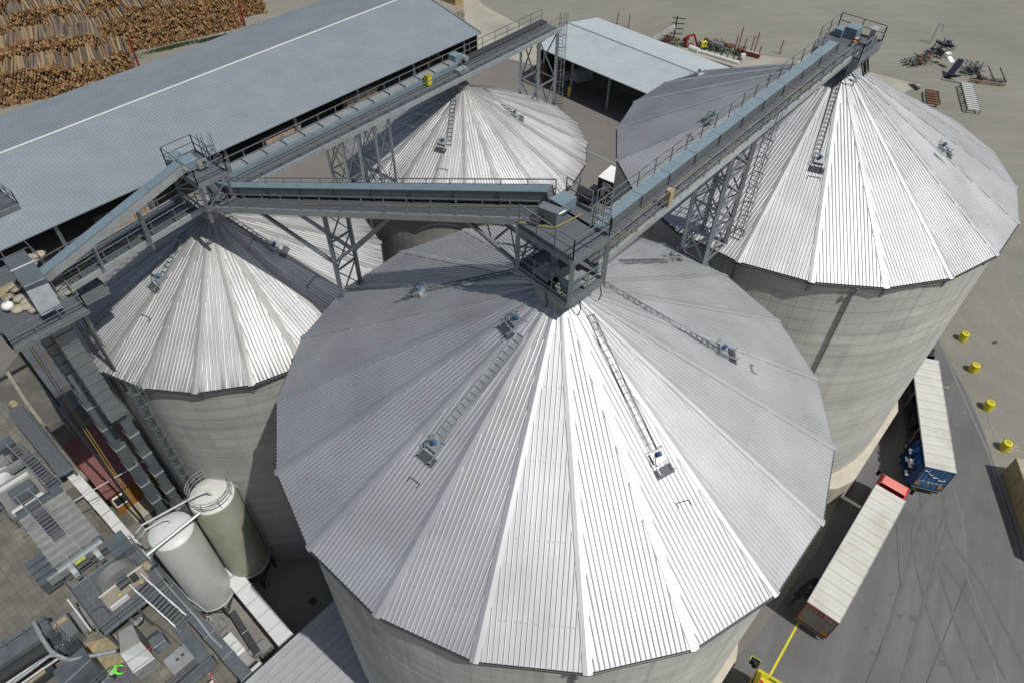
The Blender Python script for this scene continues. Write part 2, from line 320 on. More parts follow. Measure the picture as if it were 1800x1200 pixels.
def copy_tree(o, parent=None):
    c = o.copy(); COL.objects.link(c); c.parent = parent
    for ch in list(o.children): copy_tree(ch, c)
    return c
def railing(pts, parent=None, name='railing', h=1.1, step=1.5, m='galvanised_steel', r=.03, toe=True, rails=(1., .55), mb=None):
    b = mb or MB()
    for a, c in zip(pts, pts[1:]):
        a = V(a); c = V(c); n = max(1, round((c - a).length / step))
        for i in range(n + 1):
            p = a.lerp(c, i / n); b.beam(p, p + UP * h, r * 1.7)
        for q in rails: b.beam(a + UP * h * q, c + UP * h * q, r * 1.5)
        if toe: b.beam(a + UP * .08, c + UP * .08, .012, .15)
    return b if mb else b.build(name, m, parent)
def cage_ladder(foot, top, out, parent, name='caged_ladder', cage=2.3, m='galvanised_steel', wd=.45):
    """vertical ladder from foot to top; out = horizontal direction of the climber's back"""
    b = MB(); foot = V(foot); top = V(top); out = V(out).normalized(); sd_ = UP.cross(out).normalized()
    for q in (-1, 1): b.beam(foot + sd_ * wd / 2 * q, top + sd_ * wd / 2 * q + UP * 1.1, .05)
    n = int((top - foot).z / .32)
    for i in range(n + 1):
        p = foot + UP * i * .32; b.beam(p - sd_ * wd / 2, p + sd_ * wd / 2, .03)
    def arc(z):
        r_ = .36; return [foot + UP * z + sd_ * (-cos(a) * r_) + out * (.1 + sin(a) * .62) for a in [pi * k / 8 for k in range(9)]]
    z = cage
    hh = (top - foot).z + 1.0
    while z <= hh + .01:
        for a, c in zip(arc(z), arc(z)[1:]): b.beam(a, c, .03, .05)
        z += 1.1
    for k in (1, 3, 4, 5, 7): b.beam(arc(cage)[k], arc(hh)[k], .022)
    return b.build(name, m, parent)

# ---------------------------------------------------------------- ground
def sheet(name, poly, z, m, label=None):
    b = MB(); b.face(*[(p[0], p[1], z) for p in poly]); o = b.build(name, m); o['kind'] = 'structure'
    if label: o['label'] = label
    return o
sheet('ground', [(-700, -300), (700, -300), (700, 900), (-700, 900)], 0, 'gravel_field')
def P(*qs, z=0): return [tuple(W(x, y, z)[:2]) for x, y in qs]
sheet('concrete_yard', P((-60, 300), (700, 60), (790, 20), (835, 45), (960, 130), (1150, 190), (1300, 240), (1500, 500), (1320, 1250)) + [(20, 8), (-20, 8), (-50, 20), (-75, 50)], .004, 'concrete_yard')
sheet('dirt_road', P((640, -60), (780, -60), (850, 10), (960, 70), (1210, 80), (1500, 120), (1620, 150), (1560, 175), (1330, 190), (1140, 175), (960, 120), (840, 90), (700, 60)), .008, 'concrete_pale')
sheet('road', P((1560, 500), (1610, 520), (1650, 590), (1672, 640), (1700, 690), (1730, 760), (1752, 830), (1790, 940), (1812, 1040), (1850, 1260), (1180, 1260), (1330, 1120), (1440, 960), (1480, 860), (1420, 700)), .012, 'asphalt')
for pl, wd, mm in ([((1575, 920), (1579, 980), (1583, 1045), (1510, 1230)), .05, 'joint_dark'], [((1672, 846), (1690, 900), (1698, 960), (1699, 1010), (1720, 1070), (1740, 1120), (1759, 1230)), .05, 'joint_pale'], [((1698, 1020), (1617, 1230)), .05, 'joint_dark'], [((1640, 570), (1690, 690), (1735, 790), (1770, 900), (1798, 1000)), .12, 'joint_pale']):
    b = MB(); q = [W(x, y, 0) for x, y in pl]
    for a, c in zip(q, q[1:]):
        d = (c - a).normalized(); n_ = V((-d.y, d.x, 0)) * wd / 2; b.face(a - n_ + UP * .016, c - n_ + UP * .016, c + n_ + UP * .016, a + n_ + UP * .016)
    o = b.build('road_joint', mm); o['kind'] = 'structure'
b = MB(); q = [W(1315, 1185, 0), W(1403, 1075, 0)]
d = (q[1] - q[0]).normalized(); n_ = V((-d.y, d.x, 0)) * .085
b.face(*[p + UP * .02 for p in (W(1346, 1200, 0) - n_, W(1412, 1078, 0) - n_, W(1412, 1078, 0) + n_, W(1346, 1200, 0) + n_)]); o = b.build('road_marking', 'yellow_paint'); o['kind'] = 'structure'
b = MB(); b.face(*[W(x, y, 0) + UP * .016 for x, y in ((1024, 262), (1083, 291), (1083, 288), (1024, 259))]); o = b.build('yard_marking', 'joint_pale'); o['kind'] = 'structure'
rs = random.Random(21)
def blot(cx, cy, r, m, n_=14, z=.018):
    p = W(cx, cy, 0); ps = []
    for i in range(n_): a = 2 * pi * i / n_; q = r * rs.uniform(.45, 1.15); ps.append((p.x + cos(a) * q, p.y + sin(a) * q * .7))
    sheet('road_stain', ps, z, m)
for i in range(16): blot(rs.uniform(1480, 1740), rs.uniform(900, 1195), rs.uniform(.08, .4), 'asphalt_patch', z=.0185 + i * .0004)
for i in range(5): blot(rs.uniform(1620, 1700), rs.uniform(640, 820), rs.uniform(.1, .35), 'dust_spill', z=.0262 + i * .0004)
for i in range(14): blot(rs.uniform(1040, 1075), rs.uniform(190, 280), rs.uniform(.1, .3), 'dust_spill', z=.0262 + i * .0004)
for k, arc in enumerate((((1790, 1195), (1720, 1050), (1640, 900), (1660, 700)), ((1700, 1195), (1655, 1080), (1625, 950), (1650, 880)), ((1560, 1195), (1600, 1060), (1650, 900)))):
    for o_ in (-.95, .95):
        q = [W(x, y, 0) for x, y in arc]; b = MB(); ps = []
        for j in range(len(q) - 1):
            p0, p1, p2, p3 = q[max(j - 1, 0)], q[j], q[j + 1], q[min(j + 2, len(q) - 1)]
            for h in range(8): t_ = h / 8; ps.append(.5 * ((2 * p1) + (p2 - p0) * t_ + (2 * p0 - 5 * p1 + 4 * p2 - p3) * t_ * t_ + (3 * p1 - p0 - 3 * p2 + p3) * t_ ** 3))
        zz = UP * (.0276 + k * .0016 + (o_ > 0) * .0008); nl = []
        for j in range(len(ps)): d = (ps[min(j + 1, len(ps) - 1)] - ps[max(j - 1, 0)]).normalized(); nl.append(V((-d.y, d.x, 0)))
        for j in range(len(ps) - 1): b.face(ps[j] + nl[j] * (o_ - .13) + zz, ps[j + 1] + nl[j + 1] * (o_ - .13) + zz, ps[j + 1] + nl[j + 1] * (o_ + .13) + zz, ps[j] + nl[j] * (o_ + .13) + zz)
        b.build('tyre_track', 'tyre_mark')['kind'] = 'structure'
sheet('paved_yard', [tuple(FR(s, t)[:2]) for s, t in ((-16, -19), (-13.6, 19), (-50, 25), (-50, -30), (-16, -30))], .016, 'concrete_pavers')
sheet('shaded_yard', [tuple(FR(s, t)[:2]) for s, t in ((-15.9, -30), (-15.2, -5), (-9, -6), (-8, -14), (-4, -22), (-10, -34))], .012, 'concrete_shaded')  # yard strip with its shade put into the darker concrete colour
sheet('apron', [tuple(FR(s, t)[:2]) for s, t in ((-16, -5), (-13.6, 19), (-4, 19), (0, 9), (-3, 0), (-10, -2))], .012, 'concrete_apron')
b = MB()
for i in range(9000):
    z_ = random.choice([((-60, 121), (4.5, .9)), ((-67, 115), (3, .9)), ((-54.0, 124.5), (2.5, .7)), ((-47.3, 129.0), (2, 1.6)), ((-58, 111), (2, 1.2))])
    t = random.gauss(0, .5); x = z_[0][0] + cos(.6) * t * z_[1][0] - sin(.6) * random.gauss(0, .5) * z_[1][1]; y = z_[0][1] + sin(.6) * t * z_[1][0] + cos(.6) * random.gauss(0, .5) * z_[1][1]
    a = random.random() * 6.3; h_ = random.uniform(.15, .5); b.face((x, y, 0), (x + .09 * cos(a), y + .09 * sin(a), 0), (x + random.uniform(-.15, .15), y + random.uniform(-.15, .15), h_))
tag(b.build('grass', 'grass_green'), kind='stuff', label='green grass tufts growing beside the log stacks')

# ---------------------------------------------------------------- silos
NS = 20
class Silo: pass
def make_silo(label, cx, cy, ze, za, R, ph, Rw, wall_m, roof_m, cap_m, plinth, ring_r, ring_top, dirty):
    S = Silo(); S.c = V((cx, cy, 0)); S.ze = ze; S.za = za; S.R = R; S.ph = ph
    root = thing('grain_silo', (cx, cy, 0), label, 'silo'); S.root = root
    # wall
    b = MB(); n = 96; z0 = 0; z1 = ze - .12; zs = [z0, z1]; uv = []
    for i in range(n):
        a0 = 2 * pi * i / n; a1 = 2 * pi * (i + 1) / n
        b.face(*[(cx + Rw * cos(a), cy + Rw * sin(a), z) for a, z in ((a0, z0), (a1, z0), (a1, z1), (a0, z1))])
        uv += [(Rw * a0, z0), (Rw * a1, z0), (Rw * a1, z1), (Rw * a0, z1)]
    b.uv = uv; b.build('wall', wall_m, root, smooth=True)
    if plinth:
        an = []
        for k in range(8):
            an += [radians(-14.5 - 45 * k), radians(-21.5 - 45 * k)]
        b = MB(); b.prism([(cx + 15.8 * cos(a), cy + 15.8 * sin(a)) for a in reversed(an)], 0, 2.6); b.build('plinth', 'plinth_concrete', root)
    # eave: soffit, timber fascia, gutter
    def rv(k, r, z): a = ph - 2 * pi * k / NS; return V((cx + r * cos(a), cy + r * sin(a), z))
    b = MB(); g = MB()
    for k in range(NS):
        a0, a1 = rv(k, R - .10, ze - .02), rv(k + 1, R - .10, ze - .02); dn = V((0, 0, -.26))
        b.face(a0, a1, a1 + dn, a0 + dn)
        b.face(a0 + dn, a1 + dn, rv(k + 1, Rw - .3, ze - .28), rv(k, Rw - .3, ze - .28))
        g.tube(rv(k, R + .03, ze - .14), rv(k + 1, R + .03, ze - .14), .06, 8)
    b.build('fascia', 'fascia_wood', root); g.build('gutter', 'dark_steel', root)
    # roof sheets with real ribs, one mesh; hip caps another
    ap = V((cx, cy, za)); b = MB(); uv = []; cp = MB(); rnd = random.Random(int(cx * 10))
    pitch = .22; hw = R * sin(pi / NS); dm = R * cos(pi / NS); S.facets = []; r0 = ring_r - .05
    for k in range(NS):
        p0, p1 = rv(k, R, ze), rv(k + 1, R, ze); mid = (p0 + p1) / 2; dn = (mid - ap).normalized(); sl_ = (mid - ap).length
        la = (p1 - p0).normalized(); nn = dn.cross(la).normalized()
        if nn.z < 0: nn = -nn
        S.facets.append((nn, mid, la, dn, sl_))
        f0 = r0 / dm
        def pt(y, d, h): return ap + dn * d + la * y + nn * h
        d0 = sl_ * f0
        b.face(pt(-hw * f0, d0, 0), pt(hw * f0, d0, 0), pt(hw, sl_, 0), pt(-hw, sl_, 0))
        uv += [(y + k * 7.3, d) for y, d in ((-hw * f0, d0), (hw * f0, d0), (hw, sl_), (-hw, sl_))]
        nr = int(hw / pitch); wob = 0
        for j in range(-nr, nr + 1):
            y = j * pitch + pitch * .08
            lim = (abs(y) + .16) / hw * sl_
            q = .55; lim = math.ceil(lim / q) * q + .1
            lim = max(lim, d0 + .35)
            if lim > sl_ - .3: continue
            e = sl_ + .005
            prof = ((-.042, .001), (-.034, .020), (-.020, .034), (0, .040), (.020, .034), (.034, .020), (.042, .001))
            A = [pt(y + q_[0], lim, q_[1]) for q_ in prof]; B = [pt(y + q_[0], e, q_[1]) for q_ in prof]
            for i in range(6):
                b.face(A[i], A[i + 1], B[i + 1], B[i]); uv += [(y + k * 7.3, lim), (y + k * 7.3, lim), (y + k * 7.3, e), (y + k * 7.3, e)]
            b.face(*reversed(A)); uv += [(y + k * 7.3, lim)] * 7
        # screws row specks: small washers
        for dd in [sl_ * f for f in (.3, .5, .7, .9)]:
            for j in range(-nr, nr + 1):
                y = j * pitch + .13
                if abs(y) > hw * dd / sl_ - .25 or rnd.random() < .62: continue
                c_ = pt(y, dd, .012); b.cur = 1; b.face(c_ - la * .018 - dn * .018, c_ + la * .018 - dn * .018, c_ + la * .018 + dn * .018, c_ - la * .018 + dn * .018); uv += [(y, dd)] * 4; b.cur = 0
    b.uv = uv; b.build('roof', [roof_m, 'dark_steel'], root)
    cuv = []
    for k in range(NS):
        nn0 = S.facets[(k - 1) % NS]; nn1 = S.facets[k]; hip0 = rv(k, r0, ze + (za - ze) * (1 - r0 / R)); hip1 = rv(k, R + .04, ze - .02)
        l = (hip1 - hip0).length; hd = (hip1 - hip0).normalized(); t0 = -nn0[2] * 1; t1 = nn1[2]
        segs = 6
        for i in range(segs):
            a = hip0 + hd * (l * i / segs); c_ = hip0 + hd * (l * (i + 1) / segs + .05); wd = .20; h = .055 + .006 * ((i + 1) % 2)
            upv = (nn0[0] + nn1[0]).normalized()
            for (nn_, t_) in ((nn0[0], t0), (nn1[0], t1)):
                w0 = min(wd, .5 * (a - V((cx, cy, a.z))).length * sin(pi / NS) * 1.3); w1_ = min(wd, .5 * (c_ - V((cx, cy, c_.z))).length * sin(pi / NS) * 1.3)
                cp.face(a + upv * h, c_ + upv * h, c_ + t_ * w1_ + nn_ * (h - .01), a + t_ * w0 + nn_ * (h - .01))
                cp.face(a + t_ * w0 + nn_ * (h - .01), c_ + t_ * w1_ + nn_ * (h - .01), c_ + t_ * w1_ , a + t_ * w0)
                cuv += [(k * 3.3, l * i / segs), (k * 3.3, l * (i + 1) / segs), (k * 3.3 + .3, l * (i + 1) / segs), (k * 3.3 + .3, l * i / segs)] * 2
    cp.uv = cuv; cp.build('ridge_caps', cap_m, root)
    zr = ze + (za - ze) * (1 - ring_r / R)
    b = MB(); b.lathe((cx, cy, 0), [(ring_r, zr - .5), (ring_r, ring_top), (0.01, ring_top + .02)], 40); b.build('top_collar', 'silo_collar' if 'silo_collar' in MAT else 'galvanised_light', root)
    return S
def roof_at(S, x, y):
    r = ray(x, y); o = V((0, 0, H)); best = None
    for f in S.facets:
        nn, mid, la, dn, sl_ = f; den = r.dot(nn)
        if abs(den) < 1e-6: continue
        t = (mid - o).dot(nn) / den; p = o + r * t; q = p - V((S.c.x, S.c.y, S.za)); d = q.dot(dn)
        if d > 0 and abs(q.dot(la)) <= S.R * sin(pi / NS) * d / sl_ + .01 and t > 0:
            if best is None or t < best[0]: best = (t, p, f)
    return (best[1], best[2]) if best else (None, None)
mat('silo_collar', (.34, .34, .33), .7, .1, .15, 2.)
SA = make_silo('large front silo with a bright ribbed metal roof carrying the square steel platform', 2.22, 24.56, 26.6, 34.42, 14.77, -1.4984, 14.4, 'silo_concrete', 'aluminium_sheet', 'aluminium_cap', True, 1.2, 34.85, 0)
SB = make_silo('large right silo of pale concrete beside the two parked trucks', 22.47, 47.92, 26.6, 34.2, 14.77, -1.5053, 14.4, 'silo_concrete', 'aluminium_sheet', 'aluminium_cap', True, .7, 34.9, 0)
SC = make_silo('smaller left silo with a stained old metal roof beside the elevator tower', -19.7, 37.26, 23.0, 28.4, 10.57, -1.51, 10.2, 'silo_concrete_old', 'aluminium_old', 'aluminium_old_cap', False, .5, 28.55, 1)
SD = make_silo('smaller back silo with a stained metal roof in front of the open shed', -4.3, 54.5, 23.0, 28.5, 10.55, -.25, 10.2, 'silo_concrete_old', 'aluminium_old', 'aluminium_old_cap', False, .5, 28.65, 1)
# brackets under the eaves and downpipes
def wall_items(S, angs, Rw, dp):
    for a in angs:
        a = radians(a); o_ = V((cos(a), sin(a), 0)); b = MB(); p = S.c + o_ * (Rw + .04)
        b.beam(p + UP * (S.ze - 1.1), p + UP * (S.ze - .3), .22, .05, up=o_); b.build('eave_bracket', 'galvanised_steel', S.root)
    for a in dp:
        a = radians(a); o_ = V((cos(a), sin(a), 0)); p = S.c + o_ * (Rw + .12); b = MB()
        b.path([S.c + o_ * (S.R + .0) + UP * (S.ze - .15), S.c + o_ * (S.R - .02) + UP * (S.ze - .6), p + UP * (S.ze - .9), p + UP * .1], .075, 8); b.build('downpipe', 'galvanised_steel', S.root)
def ang_of(S, x, y, z): p = W(x, y, z) - S.c; return math.degrees(atan2(p.y, p.x))
wall_items(SB, [ang_of(SB, 1418, 505, 25.5), ang_of(SB, 1545, 516, 25.5), ang_of(SB, 1655, 503, 25.5), ang_of(SB, 1731, 467, 25.5)], 14.4, [ang_of(SB, 1495, 520, 25.5), ang_of(SB, 1290, 485, 25)])
wall_items(SA, [], 14.4, [ang_of(SA, 1013, 1190, 26)])
wall_items(SC, [ang_of(SC, 350, 693, 22.4), ang_of(SC, 443, 681, 22.4)], 10.2, [])

# access ladders, hatches and level motors on the roofs
def surf(S, x, y, h=.12):
    p, f = roof_at(S, x, y)
    return (p + f[0] * h, f) if p is not None else (None, None)
def roof_ladder(S, a, c, wd=.38, tray=False):
    pa, fa = surf(S, *a); pc, fc = surf(S, *c)
    if pa is None or pc is None: return
    nn = (fa[0] + fc[0]).normalized(); d = pc - pa; side = nn.cross(d.normalized()).normalized(); b = MB()
    for q in (-1, 1): b.beam(pa + side * wd / 2 * q, pc + side * wd / 2 * q, .035, .07, up=nn)
    n = int(d.length / .34)
    for i in range(n + 1):
        p = pa + d * (i / n); b.beam(p - side * wd / 2, p + side * wd / 2, .05, .045, up=nn)
        if i % 6 == 0:
            for q in (-1, 1): b.beam(p + side * wd / 2 * q, p + side * wd / 2 * q - nn * .12, .04)
    if tray: b.box((pa + pc) / 2 + nn * .0 - nn * .04, d, side, nn, d.length, wd - .02, .01)
    o = b.build('roof_ladder', 'galvanised_light' if tray else 'galvanised_steel', S.root)
    if tray:
        b = MB(); b.tube(pa + side * (wd / 2 + .14), pc + side * (wd / 2 + .14), .035); b.build('conduit', 'galvanised_light', S.root)
def roof_unit(S, x, y, tilt=0, guard=True):
    p, f = surf(S, x, y, .02)
    if p is None: return
    nn, mid, la, dn, sl_ = f; b = MB()
    b.box(p + nn * .10, la, dn, nn, .62, .5, .2)
    for q in (-1, 1):
        b.beam(p + la * .36 * q + nn * .25 - dn * .35, p + la * .36 * q + nn * .25 + dn * .75, .04)
        b.beam(p + la * .36 * q + dn * .75, p + la * .36 * q + nn * .42 + dn * .75, .035); b.beam(p + la * .36 * q - dn * .35, p + la * .36 * q + nn * .42 - dn * .35, .035)
    h = b.build('roof_hatch', 'galvanised_light', S.root)
    b = MB(); b.box(p + nn * .02 + dn * .68, la, dn, nn, .95, .42, .03)
    for i in range(7): b.beam(p + dn * (.48 + i * .07) - la * .48 + nn * .07, p + dn * (.48 + i * .07) + la * .48 + nn * .07, .02)
    b.build('step', 'grating_steel', h)
    b = MB(); b.tube(p + nn * .18 - dn * .1, p + nn * .42 - dn * .1, .10, 10); b.tube(p + nn * .42 - dn * .1, p + nn * .52 - dn * .1, .13, 10, .05); b.build('motor', 'blue_motor', h)
    b = MB(); pts = [p + nn * (.30 + .12 * sin(k)) + la * (.12 + .28 * sin(k * .8)) + dn * (-.1 + .15 * k) for k in [i * .45 for i in range(8)]]; b.path(pts, .022, 5); b.build('cable', 'black_rubber', h)
for a, c, t in (((916, 590), (768, 775), True), ((1036, 556), (1148, 792), False), ((1062, 503), (1262, 618), False), ((903, 480), (752, 511), False), ((1092, 463), (1170, 461), False)): roof_ladder(SA, a, c, .42 if t else .36, t)
for q in ((910, 566), (767, 783), (1154, 803), (1268, 618), (738, 517), (1178, 456)): roof_unit(SA, *q)
for a, c in (((1478, 128), (1434, 278)), ((1556, 142), (1648, 256)), ((1400, 92), (1240, 131))): roof_ladder(SB, a, c)
for q in ((1440, 284), (1654, 262), (1548, 128), (1229, 133), (1256, 208)): roof_unit(SB, *q)
for a, c in (((326, 412), (286, 488)), ((402, 384), (474, 432))): roof_ladder(SC, a, c)
for q in ((284, 492), (482, 436)): roof_unit(SC, *q)
for a, c in (((799, 172), (789, 256)), ((850, 158), (896, 198))): roof_ladder(SD, a, c)
for q in ((780, 252), (903, 203)): roof_unit(SD, *q)
def snow_hook(S, a, c):
    pa, f = surf(S, *a, .06); pc, g_ = surf(S, *c, .06)
    if pa is None or pc is None: return
    b = MB(); b.beam(pa, pc, .03); b.beam(pa, pa + f[3] * .25, .025); b.beam(pc, pc + g_[3] * .25, .025); b.build('roof_hook', 'dark_steel', S.root)
for S, a, c in ((SA, (722, 838), (738, 850)), (SA, (1188, 884), (1210, 878)), (SA, (1318, 641), (1322, 655)), (SA, (700, 532), (728, 515)), (SC, (250, 553), (265, 560)), (SD, (770, 297), (787, 299)), (SC, (436, 438), (445, 420)), (SC, (538, 505), (556, 485)), (SB, (1420, 310), (1443, 314)), (SB, (1212, 236), (1220, 246)), (SB, (1640, 270), (1655, 284))): snow_hook(S, a, c)

# ---------------------------------------------------------------- conveyor bridges
def bridge(name, label, A, B, wd, z_below=.28, hs=None, far_post=True, group=None, rails=(True, True), skip=None, housing_h=.5, cover='galvanised_blue', rib=True, gaps=()):
    """walkway between two points (deck level); hs=(offset0, offset1) lateral span of the enclosed conveyor on it"""
    A = V(A); B = V(B); root = thing(name, A, label, 'conveyor bridge', group); d = B - A; L = d.length; x = d.normalized()
    side = V((x.y, -x.x, 0)).normalized(); up = side.cross(x)
    if up.z < 0: up = -up
    b = MB(); n = max(1, int(L / 1.2))
    for i in range(n):
        p = A + d * ((i + .5) / n); b.box(p, x, side, up, L / n - .03, wd - .1, .04)
    b.build('walkway_deck', 'grating_steel', root)
    for q in (-1, 1):
        b = MB(); o = side * (wd / 2) * q
        b.beam(A + o, B + o, .06, .34, up=up); b.beam(A + o - side * q * .05 + up * .17, B + o - side * q * .05 + up * .17, .13, .03, up=up); b.beam(A + o - side * q * .05 - up * .17, B + o - side * q * .05 - up * .17, .13, .03, up=up)
        b.build('side_beam', 'galvanised_light', root)
    b = MB(); m_ = int(L / 2)
    for i in range(m_ + 1):
        p = A + d * (i / m_) - up * .1; b.beam(p - side * wd / 2, p + side * wd / 2, .08, .12)
    b.build('cross_beams', 'galvanised_steel', root)
    for q, on in ((-1, rails[0]), (1, rails[1])):
        if on:
            o = side * (wd / 2 - .04) * q; railing([A + o, B + o], root)
    if hs:
        h0, h1 = hs; b = MB(); cv = MB(); c = (h0 + h1) / 2; w_ = h1 - h0; z = .18
        b.beam(A + side * c + up * (z + housing_h / 2), B + side * c + up * (z + housing_h / 2), w_, housing_h, up=up); b.build('conveyor_trough', 'galvanised_steel', root)
        n = max(1, int(L / 2.4))
        for i in range(n):
            p = A + d * (i / n) + side * c + up * (z + housing_h); q_ = A + d * ((i + .985) / n) + side * c + up * (z + housing_h)
            cv.box((p + q_) / 2 + up * .02, x, side, up, (q_ - p).length, w_ + .06, .03)
        cv.build('conveyor_cover', cover, root)
        b = MB()
        for i in range(n + 1):
            p = A + d * (min(i, n) / n) + side * c; b.beam(p + side * (w_ / 2 + .02) + up * .1, p + side * (w_ / 2 + .02) + up * (z + housing_h), .05)
            b.beam(p - side * (w_ / 2 + .02) + up * .1, p - side * (w_ / 2 + .02) + up * (z + housing_h), .05)
        b.build('trough_supports', 'dark_steel', root)
    return root, side, up
def hose(pts, r, name, m, label=None, parent=None, n=6):
    b = MB(); out = []
    for i in range(len(pts) - 1):
        p0 = pts[max(i - 1, 0)]; p1 = pts[i]; p2 = pts[i + 1]; p3 = pts[min(i + 2, len(pts) - 1)]
        for k in range(6):
            t = k / 6; out.append(.5 * ((2 * p1) + (p2 - p0) * t + (2 * p0 - 5 * p1 + 4 * p2 - p3) * t * t + (3 * p1 - p0 - 3 * p2 + p3) * t ** 3))
    out.append(pts[-1]); b.path(out, r, n); o = b.build(name, m, parent)
    return o
AO = V((2.22, 24.56, 0)); BO = V((22.47, 47.92, 0))
EA = (BO - AO).normalized(); MA = V((EA.y, -EA.x, 0))
def FA(s, t, z): return AO + EA * s + MA * t + UP * z
# A to B
rAB, sAB, uAB = bridge('conveyor_bridge', 'long level bridge with blue-grey conveyor cover running to the top of the right silo', FA(1.2, .08, 35.3), FA(28.6, .08, 35.5), 2.15, hs=(-.62, -.05), rails=(True, True))
for off, zz in ((.45, .08), (.8, .06)):
    pts = [FA(1.5 + i * 2.2, off + random.uniform(-.14, .14), 35.3 + zz + i * .015) for i in range(12)]
    hose(pts, .016, 'yellow_cable', 'yellow_hose', parent=rAB)
b = MB(); p = FA(7.0, 1.05, 35.9); b.box(p + UP * .1, EA, MA, UP, .35, .3, .9); b.build('junction_box', 'timber_box', rAB)
# A to C
DC = (AO - CO); LC = DC.length; DC = DC.normalized(); NC = V((DC.y, -DC.x, 0))
rAC, s_, u_ = bridge('conveyor_bridge', 'rising bridge from the left tower to the square platform on the front silo', CO + DC * 1.7 + NC * .75 + UP * 30.45, CO + DC * 23.9 + NC * -.95 + UP * 37.35, 1.9, hs=(-.95, -.35), housing_h=.55)
rAC.name = 'conveyor_bridge'
hose([CO + DC * (9 + i * 1.6) + NC * (.45 - i * .17) + UP * (30.45 + (7.3 + i * 1.6) * .311 + .08) for i in range(10)], .016, 'yellow_cable', 'yellow_hose', parent=rAC)
# row bridge: left part, middle part, far part
rR, s_, u_ = bridge('conveyor_bridge', 'long straight bridge passing over both smaller silos towards the far caged ladder', FR(.8, .15, 29.75), FR(34.4, .15, 29.75), 2.3)
b = MB(); b.beam(FR(1.5, -.65, 30.05), FR(22.9, -.65, 30.05), .75, .45); b.build('conveyor_trough', 'galvanised_light', rR)
b = MB(); b.beam(FR(23.2, -.5, 29.95), FR(34.2, -.5, 29.95), .7, .25); b.build('cable_tray', 'dark_steel', rR)
b = MB()
for i in range(14):
    p = FR(2 + i * 1.55, -.65, 30.05); b.beam(p + M1 * .40 - UP * .25, p + M1 * .40 + UP * .32, .05); b.beam(p - M1 * .4 + UP * .27, p + M1 * .4 + UP * .27, .05)
b.build('trough_supports', 'dark_steel', rR)
b = MB(); b.beam(FR(1.5, -.2, 30.0), FR(23.0, -.2, 30.0), .08, .36); b.build('trough_side', 'galvanised_blue', rR)
b = MB()
for q in (.15, .45, .75): b.beam(FR(1.2, q, 29.86), FR(34, q, 29.86), .05, .05)
b.build('cable_rails', 'galvanised_steel', rR)
rL, s_, u_ = bridge('conveyor_bridge', 'short bridge with parallel troughs from the left elevator tower to the left silo top', FR(-10.2, .15, 28.9), FR(-1.0, .15, 29.75), 2.3)
b = MB()
for q in (-.7, -.35, 0, .35, .7): b.beam(FR(-10.0, q, 29.02), FR(-1.0, q, 29.9), .1, .1)
b.build('cable_rails', 'galvanised_steel', rL)
hose([FR(-10 + i * .9, .1 + .35 * sin(i * 1.3) + i * .04, 29.15 + i * .085) for i in range(7)], .03, 'yellow_cable', 'yellow_hose', parent=rL)
# drive unit where the trough ends above the back silo
t = thing('drive_unit', FR(23.2, -.6, 30), 'conveyor drive motor with blue lid ending the trough over the back silo', 'motor')
b = MB(); b.fbox(22.9, 23.6, -1.05, -.25, 29.95, 30.75); b.build('gearbox_housing', 'galvanised_blue', t)
b = MB(); b.tube(FR(23.8, -.75, 30.4), FR(23.8, .15, 30.4), .22, 12); b.build('motor', 'galvanised_light', t)
b = MB(); b.fbox(22.3, 23.3, .1, .9, 29.82, 30.1); b.build('hatch', 'galvanised_light', t)
t = thing('yellow_box', FR(19.5, -.1, 29.9), 'small yellow box standing on the bridge over the back silo', 'box')
b = MB(); b.fbox(19.3, 19.75, -.1, .35, 29.85, 30.6); b.build('box_body', 'yellow_paint', t, bevel=.03)
b = MB(); b.fbox(19.28, 19.77, -.12, .37, 30.6, 30.66); b.build('lid', 'yellow_hose', t)
# ---- inclined enclosed conveyor from the elevator tower up to the head platform
t = thing('inclined_conveyor', FR(-9.4, -.6, 28.6), 'inclined blue-grey enclosed conveyor climbing to the head platform over the left silo', 'conveyor')
a = W(78, 486, 30.3); c = W(325, 288, 33.6); d = c - a; x = d.normalized(); sd2 = V((x.y, -x.x, 0)).normalized(); up2 = sd2.cross(x); up2 = up2 if up2.z > 0 else -up2
b = MB(); b.beam(a, c, .62, .55, up=up2); b.build('conveyor_trough', 'galvanised_light', t)
b = MB(); n = 4
for i in range(n):
    p = a + d * (i / n) + up2 * .3; q = a + d * ((i + .985) / n) + up2 * .3; b.box((p + q) / 2, x, sd2, up2, (q - p).length, .7, .04)
b.build('conveyor_cover', 'galvanised_blue', t)
b = MB()
for f in (.30, .62):
    p = a + d * f; b.beam(p + sd2 * .38 - up2 * .3, V((p.x + sd2.x * .38, p.y + sd2.y * .38, 29.4)), .1); b.beam(p - sd2 * .38 - up2 * .3, V((p.x - sd2.x * .38, p.y - sd2.y * .38, 29.4)), .1)
b.build('support_legs', 'galvanised_steel', t)

